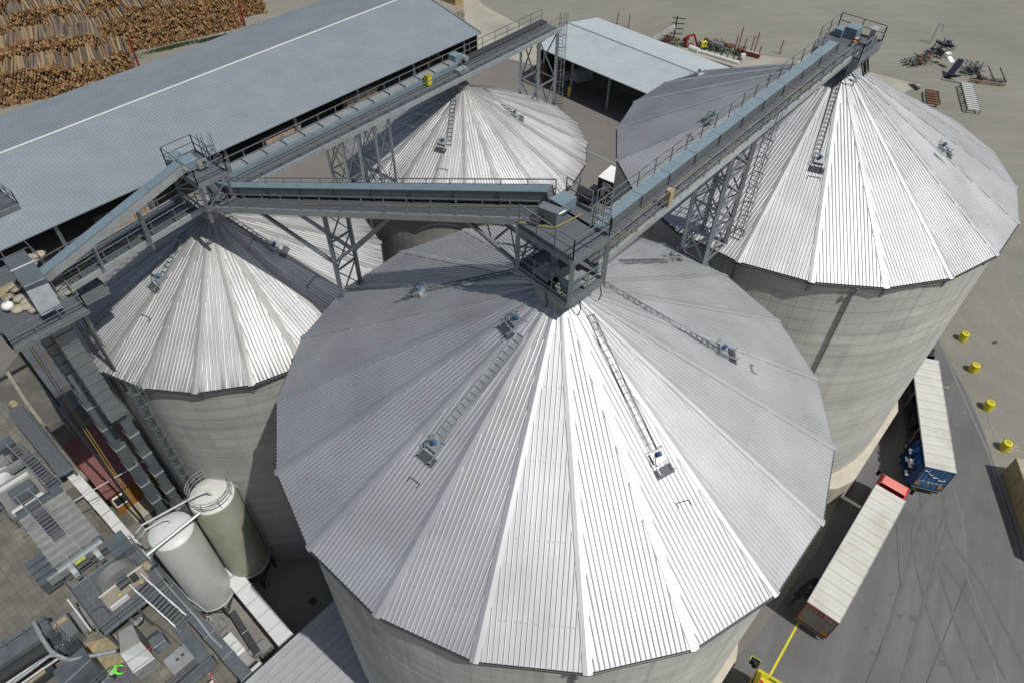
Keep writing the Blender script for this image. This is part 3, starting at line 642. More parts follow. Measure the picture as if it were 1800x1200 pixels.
# ---------------------------------------------------------------- trestles
def lattice(b, feet, tops, n, th, lh, faces=((0, 1), (1, 3), (3, 2), (2, 0)), cross=True):
    for f, p in zip(feet, tops): b[0].append((f, p))
def trestle(label, feet, tops, n, leg=.2, br=.07, pairs=((0, 1),), x=True, struts=(), group='steel trestles under the bridges'):
    root = thing('trestle', (feet[0] + feet[-1]) / 2, label, 'trestle', group)
    for f, p in zip(feet, tops):
        b = MB(); b.beam(f, p, leg); b.box(f + UP * .02, (1, 0, 0), (0, 1, 0), UP, leg * 2.2, leg * 2.2, .04); b.build('leg', 'galvanised_steel', root)
    b = MB()
    for i, j in pairs:
        for k in range(n):
            a0 = feet[i].lerp(tops[i], k / n); a1 = feet[i].lerp(tops[i], (k + 1) / n); c0 = feet[j].lerp(tops[j], k / n); c1 = feet[j].lerp(tops[j], (k + 1) / n)
            b.beam(a0, c0, br * 1.4)
            if x: b.beam(a0, c1, br); b.beam(c0, a1, br)
            else: b.beam(*((a0, c1) if k % 2 else (c0, a1)), br)
        b.beam(tops[i], tops[j], br * 1.6)
    b.build('bracing', 'galvanised_steel', root)
    for a_, c_ in struts:
        b = MB(); b.beam(a_, c_, leg * .8); b.build('strut', 'galvanised_steel', root)
    return root
def ACz(s): return 30.45 + (s - 1.7) / 22.2 * 6.9
def ACt(s): return .75 - (s - 1.7) / 22.2 * 1.7
def PAC(s, o=0, dz=-.25): return CO + DC * s + NC * (ACt(s) + o) + UP * (ACz(s) + dz)
f0 = roof_at(SA, 602, 523)[0]; f1 = roof_at(SA, 634, 498)[0]
v0 = f0 - CO; s0 = v0.dot(DC)
trestle('trestle with long raking struts standing on the front silo edge under the rising bridge', [V(f0), V(f1)], [V((f0.x, f0.y, ACz(s0) - .25)), V((f1.x, f1.y, ACz(s0) - .25))], 3, .22, .07,
        struts=[(V((f0.x, f0.y, 29.6)), PAC(s0 - 4.6, .7)), (V((f1.x, f1.y, 29.6)), PAC(s0 - 4.6, -.7)), (V((f0.x, f0.y, 29.6)), PAC(s0 + 4.6, .7)), (V((f1.x, f1.y, 29.6)), PAC(s0 + 4.6, -.7))])
trestle('raking struts from the front silo platform up to the bridge end', [FA(-.9, -1.9, 35), FA(.6, -1.9, 35)], [PAC(20.2, .7), PAC(20.2, -.7)], 2, .16, .06)
for s_, lab in ((10.2, 'trestle on the ground left of the back silo roof edge'), (13.2, 'trestle reaching the bridge over the left rim of the back silo')):
    zf = 0 if s_ < 11 else 0
    trestle(lab, [FR(s_ - .1, -.9, zf), FR(s_ - .1, 1.1, zf), FR(s_ + 1.3, -.9, zf), FR(s_ + 1.3, 1.1, zf)], [FR(s_ - .1, -.9, 29.6), FR(s_ - .1, 1.1, 29.6), FR(s_ + 1.3, -.9, 29.6), FR(s_ + 1.3, 1.1, 29.6)], 9, .17, .06, pairs=((1, 3), (0, 2), (0, 1)))
t = trestle('tall four legged tower carrying the far end of the straight bridge', [FR(31.6, -.9), FR(31.6, 1.2), FR(34.0, -.9), FR(34.0, 1.2)], [FR(31.6, -.9, 29.6), FR(31.6, 1.2, 29.6), FR(34.0, -.9, 29.6), FR(34.0, 1.2, 29.6)], 7, .24, .09, pairs=((0, 1), (1, 3), (3, 2), (2, 0)), x=False)
cage_ladder(FR(34.9, .9, 0), FR(34.9, .9, 29.75), E1, t)
# tower between the two large silos
ft = [FA(12.2, 2.0, 26.7), FA(14.6, 2.0, 26.7), FA(12.2, -.4, 26.7), FA(14.6, -.4, 26.7)]
def rimpt(x, y, z): return W(x, y, z)
q0, q1 = W(1197, 440, 26.8), W(1237, 464, 26.8)
e_ = (q1 - q0); e_.z = 0
top_ = []
fr = [q0, q1]
for q in list(fr): fr.append(V((q.x, q.y, 26.8)) + EA * 2.6)
tp = [V((q.x, q.y, 35.05)) for q in fr]
t = trestle('lattice tower with a caged ladder between the two large silos', fr, [V((p.x, p.y, 35.05)) for p in [fr[0] + MA * 0, fr[1] + MA * -.0, fr[2], fr[3]]], 4, .24, .09, pairs=((0, 1), (1, 3), (3, 2), (2, 0)))
cage_ladder(fr[3] + EA * .5 + MA * .45 - UP * 4, V((fr[3].x, fr[3].y, 35.3)) + EA * .5 + MA * .45, EA, t, cage=1.5)
# ---------------------------------------------------------------- front silo platform
t = thing('platform', FA(0, 0, 34.8), 'two storey square steel platform on top of the front silo', 'platform')
def AB_(s0, s1, t0, t1, z0, z1, b): return b.hexa([FA(s0, t0, z0), FA(s0, t1, z0), FA(s1, t1, z0), FA(s1, t0, z0), FA(s0, t0, z1), FA(s0, t1, z1), FA(s1, t1, z1), FA(s1, t0, z1)])
c4 = [W(1000, 532, 35), W(909, 470, 35), W(1060, 490, 35)]; c4.append(c4[1] + c4[2] - c4[0])
F_, L_, R_, B_ = c4
def pq(u, v, z):   # u from front corner towards left corner, v towards right corner
    p = F_ + (L_ - F_) * u + (R_ - F_) * v; return V((p.x, p.y, z))
def pbox(b, u0, u1, v0, v1, z0, z1): return b.hexa([pq(u0, v0, z0), pq(u1, v0, z0), pq(u1, v1, z0), pq(u0, v1, z0), pq(u0, v0, z1), pq(u1, v0, z1), pq(u1, v1, z1), pq(u0, v1, z1)])
b = MB(); pbox(b, .01, .99, .01, .99, 34.94, 35.0); b.build('lower_deck', 'grating_steel', t)
for zb_ in (34.85, 37.25):
    b = MB()
    for (u0, v0), (u1, v1) in (((0, 0), (1, 0)), ((1, 0), (1, 1)), ((1, 1), (0, 1)), ((0, 1), (0, 0))): b.beam(pq(u0, v0, zb_), pq(u1, v1, zb_), .14, .28)
    b.build('edge_frame', 'galvanised_steel', t)
b = MB(); pbox(b, .01, .99, .01, .99, 37.34, 37.39); pbox(b, .35, .99, .99, 1.35, 37.34, 37.39); b.build('upper_deck', 'grating_steel', t)
for u, v in ((0, 0), (1, 0), (0, 1), (1, 1)):
    b = MB(); b.beam(pq(u, v, 34.75), pq(u, v, 37.4), .2); b.build('post', 'galvanised_steel', t)
railing([pq(1, .97, 35), pq(1, 0, 35), pq(0, 0, 35), pq(0, 1, 35)], t, h=1.05, step=1.1)
railing([pq(1, .02, 37.4), pq(0, 0, 37.4), pq(0, 1.0, 37.4), pq(.3, 1.0, 37.4)], t, h=1.1, step=1.2)
railing([pq(.52, 1.33, 37.4), pq(1, 1.33, 37.4)], t, h=1.1, step=1.2)
b = MB()
for u, v, u2, v2 in ((.9, 1, .6, 1), (1, .1, 1, .45)): b.beam(pq(u, v, 35.1), pq(u2, v2, 37.1), .07)
for a_, c_ in (((1, 1), (.1, 1)), ((.1, 1), (1, 1))): b.beam(pq(*a_, 35.1), pq(*c_, 37.1), .05)
b.build('bracing', 'galvanised_steel', t)
cage_ladder(pq(.42, 1.42, 34.2), pq(.42, 1.42, 37.4), (R_ - F_), t, cage=2.0)
for u, v in ((.4, -.02), (0, .35), (.0, .97)): hose([pq(u, v, 35), pq(u + .01, v - .01, 34.6), pq(u - .03, v - .02, 34.2), pq(u + .02, v + .02, 33.6)], .03, 'hanging_hose', 'black_rubber', parent=t)
# equipment standing on the lower deck
e = thing('spout_pipe', pq(.62, .45, 35), 'thick grey vertical spout pipe between the decks of the front platform', 'pipe')
b = MB(); b.tube(pq(.62, .5, 35), pq(.62, .5, 37.3), .17, 20); b.build('pipe', 'galvanised_light', e, smooth=False); b = MB(); b.tube(pq(.62, .5, 35), pq(.62, .5, 35.08), .28, 16); b.tube(pq(.62, .5, 36.2), pq(.62, .5, 36.26), .2, 16); b.build('flange', 'galvanised_steel', e)
e = thing('control_cabinet', pq(.17, .25, 35), 'grey upright control cabinet beside the front post of the platform', 'cabinet')
b = MB(); pbox(b, .08, .30, .14, .42, 35.02, 35.85); b.build('cabinet_body', 'galvanised_blue', e, bevel=.02); b = MB(); pbox(b, .06, .32, .12, .44, 35.85, 35.89); b.build('cabinet_lid', 'galvanised_light', e)
e = thing('hatch_box', pq(.62, .15, 35), 'low grey square hatch box on the lower deck of the front platform', 'hatch')
b = MB(); pbox(b, .42, .70, .02, .42, 35.02, 35.34); b.build('hatch_body', 'dark_steel', e); b = MB(); pbox(b, .41, .71, .01, .43, 35.34, 35.38); pbox(b, .54, .58, .01, .43, 35.38, 35.42); b.build('hatch_lid', 'galvanised_light', e)
e = thing('hatch_plate', pq(.15, .62, 35), 'pale flat plate cover on the lower deck near the right post', 'cover')
b = MB(); pbox(b, .04, .30, .5, .85, 35.02, 35.12); b.build('plate', 'galvanised_light', e); b = MB(); b.beam(pq(.1, .65, 35.15), pq(.2, .65, 35.15), .04); b.build('handle', 'dark_steel', e)
e = thing('chain_hoist', pq(.42, .62, 35), 'blue motor with yellow ring on the lower deck of the front platform', 'motor')
b = MB(); b.tube(pq(.34, .62, 35.05), pq(.34, .62, 35.4), .16, 14); b.build('motor_body', 'blue_motor', e); b = MB(); b.tube(pq(.34, .62, 35.4), pq(.34, .62, 35.46), .12, 14); b.lathe(pq(.32, .6, 35.06), [(.2, 0), (.23, .03), (.2, .06)], 16); b.build('yellow_ring', 'yellow_paint', e)
e = thing('gear_drive', pq(.42, .5, 35), 'orange and white geared drive in the middle of the platform deck', 'motor')
b = MB(); b.box(pq(.42, .48, 35.2), E1, M1, UP, .35, .2, .3); b.build('gearbox', 'plastic_white', e); b = MB(); b.tube(pq(.36, .5, 35.2), pq(.36, .68, 35.2), .07, 10); b.tube(pq(.47, .42, 35.12), pq(.47, .36, 35.12), .08, 10); b.build('drive_motor', 'orange_cover', e)
e = thing('warning_lamp', pq(.22, .12, 35), 'yellow cap on a grey round base with coiled hose near the front post', 'valve')
b = MB(); b.tube(pq(.27, .1, 35.02), pq(.27, .1, 35.3), .16, 16); b.build('base', 'galvanised_blue', e); b = MB(); b.lathe(pq(.27, .12, 35.35), [(.07, 0), (.07, .06), (.01, .1)], 12); b.build('cap', 'yellow_paint', e); b = MB(); b.lathe(pq(.22, .08, 35.05), [(.11, 0), (.15, .03), (.11, .06)], 16); b.build('hose_coil', 'yellow_hose', e)
# drive head of the bridge conveyor
e = thing('drive_station', W(975, 365, 38), 'blue-grey drive head with white switch panel where the rising conveyor ends', 'conveyor drive')
def wb(b, px, py, z, sx, sy, h, ang=49):
    p = W(px, py, z); xx = V((cos(radians(ang)), sin(radians(ang)), 0)); yy = V((xx.y, -xx.x, 0)); b.box(p - UP * h / 2, xx, yy, UP, sx, sy, h); return b
b = wb(MB(), 990, 348, 38.2, .95, .75, .5, 46); b.build('head_housing', 'galvanised_blue', e)
b = wb(MB(), 967, 365, 38.15, .5, .95, .6, -31 + 90); b.build('gearbox', 'galvanised_steel', e)
b = MB(); b.box(W(984, 375, 37.95), V((cos(radians(45)), sin(radians(45)), 0)), V((.5, -.5, .6)), V((.4, -.4, -.7)), .42, .4, .05); b.build('switch_panel', 'plastic_white', e)
b = MB(); b.tube(W(958, 380, 37.8), W(962, 384, 37.8), .16, 12); b.tube(W(930, 385, 37.7), W(950, 390, 37.7), .10, 10); b.build('motor', 'dark_steel', e)
hose([W(905, 391, 37.5), W(935, 394, 37.45), W(972, 400, 37.45), W(1000, 388, 37.45), W(1024, 376, 37.45)], .03, 'yellow_cable', 'yellow_hose', parent=e)

# ---------------------------------------------------------------- head platform over the left silo
def frame_platform(name, label, s0, s1, t0, t1, z, rails=True, th=.12, m='grating_steel', gaps=(), cat='platform'):
    r = thing(name, FR((s0 + s1) / 2, (t0 + t1) / 2, z), label, cat)
    b = MB(); b.fbox(s0, s1, t0, t1, z - .04, z); b.build('deck', m, r)
    b = MB()
    for a_, c_ in (((s0, t0), (s1, t0)), ((s1, t0), (s1, t1)), ((s1, t1), (s0, t1)), ((s0, t1), (s0, t0))): b.beam(FR(*a_, z - .06), FR(*c_, z - .06), .1, .22)
    b.build('edge_frame', 'galvanised_steel', r)
    if rails: railing([FR(s0, t0, z), FR(s1, t0, z), FR(s1, t1, z), FR(s0, t1, z), FR(s0, t0, z)][:5 - len(gaps)], r)
    return r
zc = 32.9
pc_ = [W(301, 286, zc), W(349, 262, zc), W(392, 306, zc), W(343, 334, zc)]
vs = [(p - CO).dot(E1) for p in pc_]; vt = [(p - CO).dot(M1) for p in pc_]
s0_, s1_, t0_, t1_ = min(vs) * .8, max(vs) * .8, min(vt), max(vt)
s0_, s1_, t0_, t1_ = (vs[0] + vs[3]) / 2, (vs[1] + vs[2]) / 2, (vt[0] + vt[1]) / 2, (vt[2] + vt[3]) / 2
t = frame_platform('head_platform', 'small railed head platform on posts above the left silo top', s0_, s1_, t0_, t1_, zc)
for a_, c_ in ((s0_ + .1, t0_ + .1), (s1_ - .1, t0_ + .1), (s0_ + .1, t1_ - .1), (s1_ - .1, t1_ - .1)):
    b = MB(); b.beam(FR(a_, c_, 30.3 if c_ > 1 else 29.2), FR(a_, c_, zc), .16); b.build('leg', 'galvanised_steel', t)
b = MB()
for (a_, c_), (d_, f_) in (((s0_, t1_), (s1_, t1_)), ((s0_, t0_), (s1_, t0_)), ((s0_, t0_), (s0_, t1_)), ((s1_, t0_), (s1_, t1_))): b.beam(FR(a_, c_, 31.2), FR(d_, f_, 31.2), .1); b.beam(FR(a_, c_, 31.2), FR(d_, f_, 32.7), .06)
b.build('bracing', 'galvanised_steel', t)
cage_ladder(FR(s1_ + .25, t0_ + .5, 29.9), FR(s1_ + .25, t0_ + .5, zc), E1, t, cage=2.0)
e = thing('conveyor_drive', FR(0, 0, zc), 'blue-grey hood and motor panel on the small platform above the left silo', 'conveyor drive')
b = MB(); sc, tc = (s0_ + s1_) / 2, (t0_ + t1_) / 2
b.fbox(sc - .75, sc + .15, tc - .55, tc + .25, zc + .1, zc + .75); b.build('hood', 'galvanised_blue', e, bevel=.05)
b = MB(); b.beam(FR(sc - 1.0, tc - .75, zc + .55), FR(sc - .4, tc - 1.0, zc + .8), .6, .35); b.build('hood_end', 'galvanised_blue', e)
b = MB(); b.fbox(sc - .1, sc + .5, tc + .5, tc + .58, zc + .2, zc + .75); b.build('panel', 'galvanised_light', e)
b = MB(); b.tube(FR(sc + .3, tc + .58, zc + .5), FR(sc + .3, tc + .7, zc + .5), .12, 12); b.build('motor', 'dark_steel', e); b = MB(); b.fbox(sc, sc + .1, tc + .585, tc + .60, zc + .45, zc + .55); b.build('warning_sticker', 'yellow_paint', e)
t = thing('chute_pipe', W(362, 318, 32.6), 'shiny slanting round chute pipe feeding the rising bridge', 'pipe')
b = MB(); p0, p1 = W(352, 305, 32.8), W(380, 336, 31.5); b.tube(p0, p1, .2, 16); b.build('pipe', 'white_metal', t, smooth=False); b = MB(); b.beam(p1, p1 + (p1 - p0).normalized() * .5, .6, .5); b.build('inlet_box', 'galvanised_light', t)
t = thing('chute_pipe', FR(.6, .4, 31.5), 'grey slanting chute pipe feeding the straight bridge below the head platform', 'pipe')
b = MB(); b.tube(FR(sc + .2, tc, 32.8), FR(2.0, -.5, 30.5), .2, 16); b.build('pipe', 'galvanised_light', t); b = MB(); b.fbox(1.7, 2.4, -.9, -.2, 30.2, 30.7); b.build('inlet_box', 'galvanised_steel', t)

# ---------------------------------------------------------------- right silo head platform
DB = 36.2
qb = [W(1470, 50, DB), W(1544, 82, DB), W(1508, 118, DB), W(1434, 82, DB)]
t = thing('head_platform', (BO.x, BO.y, 35), 'railed head platform at the very top of the right silo', 'platform')
def FB(s, t_, z): return BO + EA * s + MA * t_ + UP * z
bs = [(p - BO).dot(EA) for p in qb]; bt = [(p - BO).dot(MA) for p in qb]
bs0, bs1, bt0, bt1 = (bs[2] + bs[3]) / 2, (bs[0] + bs[1]) / 2, (bt[0] + bt[3]) / 2, (bt[1] + bt[2]) / 2
bs0, bs1, bt0, bt1 = -2.0, 1.7, -1.6, 1.55
DB = 35.4
def bb(b, s0, s1, t0, t1, z0, z1): return b.hexa([FB(s0, t0, z0), FB(s0, t1, z0), FB(s1, t1, z0), FB(s1, t0, z0), FB(s0, t0, z1), FB(s0, t1, z1), FB(s1, t1, z1), FB(s1, t0, z1)])
b = bb(MB(), bs0, bs1, bt0, bt1, DB - .05, DB); b.build('deck', 'grating_steel', t)
b = MB()
for a_, c_ in (((bs0, bt0), (bs1, bt0)), ((bs1, bt0), (bs1, bt1)), ((bs1, bt1), (bs0, bt1)), ((bs0, bt1), (bs0, bt0))): b.beam(FB(*a_, DB - .25), FB(*c_, DB - .25), .1, .6)
b.build('edge_frame', 'galvanised_steel', t)
railing([FB(bs0 + .6, bt0, DB), FB(bs1, bt0, DB), FB(bs1, bt1, DB), FB(bs0, bt1, DB), FB(bs0, bt1 - .5, DB)], t, r=.035)
b = MB()
for a_, c_ in ((-1, -1), (1, -1), (1, 1), (-1, 1)): b.beam(FB(.6 * a_, .6 * c_, 33.6), FB(1.2 * a_, 1.1 * c_, DB), .14)
b.build('support_legs', 'galvanised_steel', t)
e = thing('control_cabinet', FB(.3, 1.1, DB), 'pale control cabinet on the head platform of the right silo', 'cabinet')
b = bb(MB(), .2, .8, 1.0, 1.35, DB, DB + 1.2); b.build('cabinet_body', 'galvanised_light', e); b = bb(MB(), .15, .85, .95, 1.4, DB + 1.2, DB + 1.24); b.build('cabinet_lid', 'galvanised_light', e)
e = thing('gear_drive', FB(.3, .2, DB), 'cream and orange geared drive on the right silo head platform', 'motor')
b = MB(); b.box(FB(.35, .35, DB + .2), EA, MA, UP, .4, .3, .3); b.build('gearbox', 'plank_pale', e); b = MB(); b.tube(FB(.1, .3, DB + .2), FB(-.2, .3, DB + .2), .1, 10); b.tube(FB(.6, .4, DB + .15), FB(.8, .4, DB + .15), .07, 10); b.build('drive_motor', 'orange_cover', e); b = MB(); b.tube(FB(-.3, .3, DB + .1), FB(-.5, .3, DB + .1), .12, 10); b.build('brake_motor', 'blue_motor', e)
e = thing('drive_station', FB(1.0, -.5, DB), 'blue-grey head box ending the level bridge on the right silo', 'conveyor drive')
b = bb(MB(), .6, 1.6, -.75, .1, DB, DB + .75); b.build('head_housing', 'galvanised_blue', e, bevel=.04); b = bb(MB(), .3, 1.1, -1.3, -.75, DB + .05, DB + .55); b.build('side_box', 'galvanised_blue', e, bevel=.03)
for k in range(3): hose([FB(-1.2 + k * .5, 1.5, DB - .2), FB(-1.3 + k * .5, 1.75, DB - .7), FB(-1.0 + k * .4, 1.95, DB - 1.3), FB(-.7 + k * .3, 1.8, DB - 1.1), FB(-.9 + k * .3, 1.6, DB - .5)], .045, 'hanging_hose', 'black_rubber', parent=t)

# ---------------------------------------------------------------- sheds
def shed(label, a0, a1, wid, ze, rise, roof_m, pitch, far_sign, cap_m, posts, back=True):
    a0 = V(a0); a1 = V(a1); root = thing('open_shed', (a0 + a1) / 2 * 1.0 - UP * ((a0 + a1) / 2).z, label, 'shed'); u = (a1 - a0).normalized(); n = V((-u.y, u.x, 0)) * far_sign; L = (a1 - a0).length
    def q(x, y, z): return V((a0.x, a0.y, 0)) + u * x + n * y + UP * z
    hw_ = wid / 2
    for nm, y0, y1, z0, z1 in (('roof_slope', 0, hw_, ze, ze + rise), ('roof_slope', wid, hw_, ze, ze + rise)):
        b = MB(); sl = sqrt((y1 - y0) ** 2 + (z1 - z0) ** 2); up = V((0, 0, abs(y1 - y0))) - n * ((z1 - z0) * (1 if y1 > y0 else -1)); up.normalize()
        b.face(q(0, y0, z0), q(L, y0, z0), q(L, y1, z1), q(0, y1, z1)) 
        b.face(q(0, y0, z0) - up * .12, q(L, y0, z0) - up * .12, q(L, y1, z1) - up * .12, q(0, y1, z1) - up * .12)
        b.face(q(0, y0, z0), q(L, y0, z0), q(L, y0, z0) - up * .12, q(0, y0, z0) - up * .12)
        k = int(L / pitch)
        for i in range(k + 1):
            x = min(i * pitch, L - .1); h = .055; w1, w2 = pitch * .22, pitch * .11
            A = [q(x - w1, y0, z0) + up * .002, q(x - w2, y0, z0) + up * h, q(x + w2, y0, z0) + up * h, q(x + w1, y0, z0) + up * .002]
            B = [q(x - w1, y1, z1) + up * .002, q(x - w2, y1, z1) + up * h, q(x + w2, y1, z1) + up * h, q(x + w1, y1, z1) + up * .002]
            for j in range(3): b.face(A[j], A[j + 1], B[j + 1], B[j])
            b.face(A[3], A[2], A[1], A[0])
        b.build(nm, roof_m, root)
    b = MB(); b.beam(q(0, hw_, ze + rise + .07), q(L, hw_, ze + rise + .07), .4, .06); b.build('ridge_cap', cap_m, root)
    for x in (0, L): b = MB(); b.beam(q(x, 0, ze), q(x, hw_, ze + rise), .12, .3); b.beam(q(x, wid, ze), q(x, hw_, ze + rise), .12, .3); b.build('verge_trim', 'galvanised_steel', root)
    for x in posts:
        b = MB(); b.beam(q(x, .8, 0), q(x, .8, ze - .1), .3); b.build('post', 'galvanised_steel', root)
        b = MB(); b.beam(q(x, wid - .8, 0), q(x, wid - .8, ze - .1), .3); b.build('post', 'galvanised_steel', root)
    if back:
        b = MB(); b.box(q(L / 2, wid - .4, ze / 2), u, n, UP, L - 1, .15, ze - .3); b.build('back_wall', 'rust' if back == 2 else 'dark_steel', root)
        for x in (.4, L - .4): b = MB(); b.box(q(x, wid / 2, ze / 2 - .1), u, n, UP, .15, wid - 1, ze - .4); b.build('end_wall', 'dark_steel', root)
    return root, q, L
n0, n1 = W(-60, 468, 6), W(845, 58, 6); n0 = n1 + (n0 - n1).normalized() * 96
sh1, Q1, L1 = shed('very long blue-grey ribbed shed roof with a white ridge line beside the log stacks', n0, n1, 28.8, 6, 2.55, 'shed_roof_blue', .42, 1, 'white_metal', [96 - 11 * k - 3 for k in range(9)])
b = MB(); b.box(Q1(L1 / 2, 9, 3.1), (n1 - n0), Q1(0, 1, 0) - Q1(0, 0, 0), UP, L1 - 14, .2, 6.2); b.build('inner_shade_wall', 'interior_shade', sh1)  # black panel standing in for the shade deep under the long roof
g0, g1 = W(943, 83, 6), W(1137, 165, 6); u2 = (g1 - g0).normalized(); g1 = g0 + u2 * 36
sh2, Q2, L2 = shed('pale ribbed open fronted shed behind the back silo', g0, g1, 15.4, 6, 1.5, 'shed_roof_pale', .42, 1, 'shed_roof_pale', [1, 6.8, 14, 21, 29])
b = MB(); b.box(Q2(L2 / 2, 11, 2.8), u2, Q2(0, 1, 0) - Q2(0, 0, 0), UP, L2 - 2, .2, 5.6); b.build('inner_shade_wall', 'interior_shade', sh2)  # black panel painted as the shade at the back of the pale shed
b = MB(); p = Q2(6.8, .4, 0); b.beam(p, p + UP * 1.6, .4); b.build('post_guard', 'yellow_paint', sh2)
# goods in the sheds
def crate_stack(label, q, x0, y0, nx, nz, sz=(1.15, 1.2, .95), group=None, m='crate_wood', stag=0.):
    for i in range(nx):
        for k in range(nz):
            first = crate_stack.proto
            if first is None:
                r = thing('pallet_crate', (0, 0, 0), '', 'crate')
                b = MB()
                for z in (.14, .36, .58, .80): b.box((0, -.56, z), (1, 0, 0), (0, 1, 0), UP, 1.1, .05, .17); b.box((0, .56, z), (1, 0, 0), (0, 1, 0), UP, 1.1, .05, .17); b.box((-.54, 0, z), (1, 0, 0), (0, 1, 0), UP, .04, 1.06, .17); b.box((.54, 0, z), (1, 0, 0), (0, 1, 0), UP, .04, 1.06, .17)
                b.build('boards', m, r); b = MB(); b.box((0, 0, .5), (1, 0, 0), (0, 1, 0), UP, 1.02, 1.02, .8); b.build('load', 'plank_grey', r)
                b = MB()
                for y in (-.5, 0, .5): b.box((0, y, .03), (1, 0, 0), (0, 1, 0), UP, 1.1, .12, .07)
                b.build('runners', 'crate_wood', r); crate_stack.proto = r; c = r
            else: c = copy_tree(first)
            p = q(x0 + i * sz[0], y0 + stag * (i % 3), k * sz[2]); c.location = p; d = q(1, 0, 0) - q(0, 0, 0); c.rotation_euler = (0, 0, atan2(d.y, d.x) + random.uniform(-.03, .03))
            col_ = ['bottom', 'second', 'third', 'fourth', 'topmost'][k] if nz > 1 else 'single'
            tag(c, label, 'crate', group)
crate_stack.proto = None
def q1x(px, py, z=0):  # shed frame coordinate along for a picture point
    v = W(px, py, z) - Q1(0, 0, 0); u = (Q1(1, 0, 0) - Q1(0, 0, 0)); n = Q1(0, 1, 0) - Q1(0, 0, 0); return v.dot(u), v.dot(n)
xa, _ = q1x(458, 262, 1); xb, _ = q1x(522, 226, 1)
crate_stack('brown wooden crate in the neat stacked block under the long shed eave', Q1, xa, 1.6, max(4, int((xb - xa) / 1.15)), 4, group='crates stacked under the long shed')
xa, _ = q1x(590, 190, 1)
crate_stack('brown wooden crate in the block right of the orange cover', Q1, xa, 2.2, 5, 4, group='crates right along the long shed')
xa, _ = q1x(180, 400, 1)
crate_stack('weathered wooden crate in the block behind the inclined conveyor', Q1, xa, 2.6, 6, 3, group='crates behind the inclined conveyor')
t = thing('covered_pile', W(640, 185, 1), 'crumpled bright orange cover on a pile by the shed', 'cover')
b = MB(); p = W(636, 190, .5); rr = random.Random(3)
for i in range(22):
    a_ = rr.random() * 6.3; r_ = rr.random() * 1.3; c_ = p + V((cos(a_) * r_ * 1.3, sin(a_) * r_, rr.uniform(.2, .9))); b.box(c_, (rr.uniform(-1, 1), rr.uniform(-1, 1), .3), (rr.uniform(-1, 1), 1, .2), UP, rr.uniform(.6, 1.1), rr.uniform(.4, .8), rr.uniform(.3, .6))
b.build('cover', 'orange_cover', t); b = MB(); b.box(p + V((1.6, .6, .3)), (1, .9, 0), (-.9, 1, 0), UP, 2.6, .5, .25); b.build('boards', 'plank_pale', t)
for k, (px, py) in enumerate(((745, 118), (762, 104))):
    t = thing('equipment_bundle', W(px, py, .5), ['rusty bundle of pale parts with an orange guard at the shed edge', 'grey bundle of pale parts at the right end of the long shed'][k], 'equipment'); b = MB(); p = W(px, py, .6)
    for i in range(8): b.box(p + V((rr.uniform(-1, 1), rr.uniform(-.8, .8), rr.uniform(0, 1.6))), (rr.uniform(-1, 1), rr.uniform(-1, 1), rr.uniform(-.4, .4)), (0, 0, 1), (1, 0, 0), rr.uniform(.8, 1.6), rr.uniform(.3, .6), rr.uniform(.2, .4))
    b.build('parts', 'plank_grey' if k else 'rust', t); b = MB(); b.beam(p + V((-.6, -.8, -.6)), p + V((-.6, -.8, .8)), .3); b.build('post_guard', 'orange_lamp' if not k else 'white_dirty', t)
for k, (px, py) in enumerate(((1022, 140), (995, 137))):
    t = thing('board_pile', W(px, py, 0), ['large light grey pile of boards inside the pale shed', 'small white pile of bags inside the pale shed'][k], 'boards'); b = MB(); p = W(px, py, 0)
    for i in range(5 if not k else 2): b.box(p + UP * (.2 + .32 * i) + V((rr.uniform(-.2, .2), rr.uniform(-.2, .2), 0)), (cos(.5), sin(.5), 0), (-sin(.5), cos(.5), 0), UP, 3.2 if not k else 1.6, 1.6, .26)
    b.build('boards', 'white_dirty', t); b = MB(); b.box(p + UP * .03, (cos(.5), sin(.5), 0), (-sin(.5), cos(.5), 0), UP, 2.6, 1.5, .08); b.build('bearers', 'plank_grey', t)
t = thing('timber_frame', W(945, 135, 0), 'rusty brown upright frame leaning behind the far tower', 'frame'); b = MB(); p = W(948, 150, 0)
for i in range(4): b.beam(p + V((i * .35, i * .2, 0)), p + V((i * .35, i * .2, 3.2)), .22)
b.build('uprights', 'rust', t); b = MB(); b.beam(p + UP * 1.6, p + V((1.05, .6, 1.6)), .12); b.build('rail', 'rust', t)
# lumber behind the right end of the long shed
def lumber(label, c, ang, l, w_, h, m1, name='lumber_stack'):
    t = thing(name, c, label, 'lumber'); x = V((cos(ang), sin(ang), 0)); y = V((-x.y, x.x, 0)); b = MB(); nb = max(3, int(w_ / .5)); k = max(2, int(h / .6)); rr = random.Random(int(c.x * 7))
    for i in range(k):
        for j in range(nb): b.box(c + UP * (.3 + i * .6) + y * (-w_ / 2 + (j + .5) * w_ / nb), x, y, UP, l + rr.uniform(-.12, .12), w_ / nb - .03, .54)
    b.build('boards', m1, t); b = MB()
    for i in range(k):
        for f in (-.35, 0, .35): b.box(c + UP * (.3 + i * .6 - .29) + x * l * f, x, y, UP, .1, w_ + .06, .05)
    b.build('bearers', 'crate_wood', t)
lumber('grey weathered lumber stack with a dark edge behind the long shed end', W(775, 50, 0), radians(-38), 9, 3.2, 4.2, 'plank_grey')
lumber('yellow fresh lumber stack standing behind the grey one', W(800, 20, 0) + V((-1.5, 2.5, 0)), radians(-38), 6, 2.4, 6, 'timber_box')
lumber('short pale pallet of timber by the corner of the long shed', W(805, 88, 0), radians(48), 3, 2, 1.4, 'plank_grey')

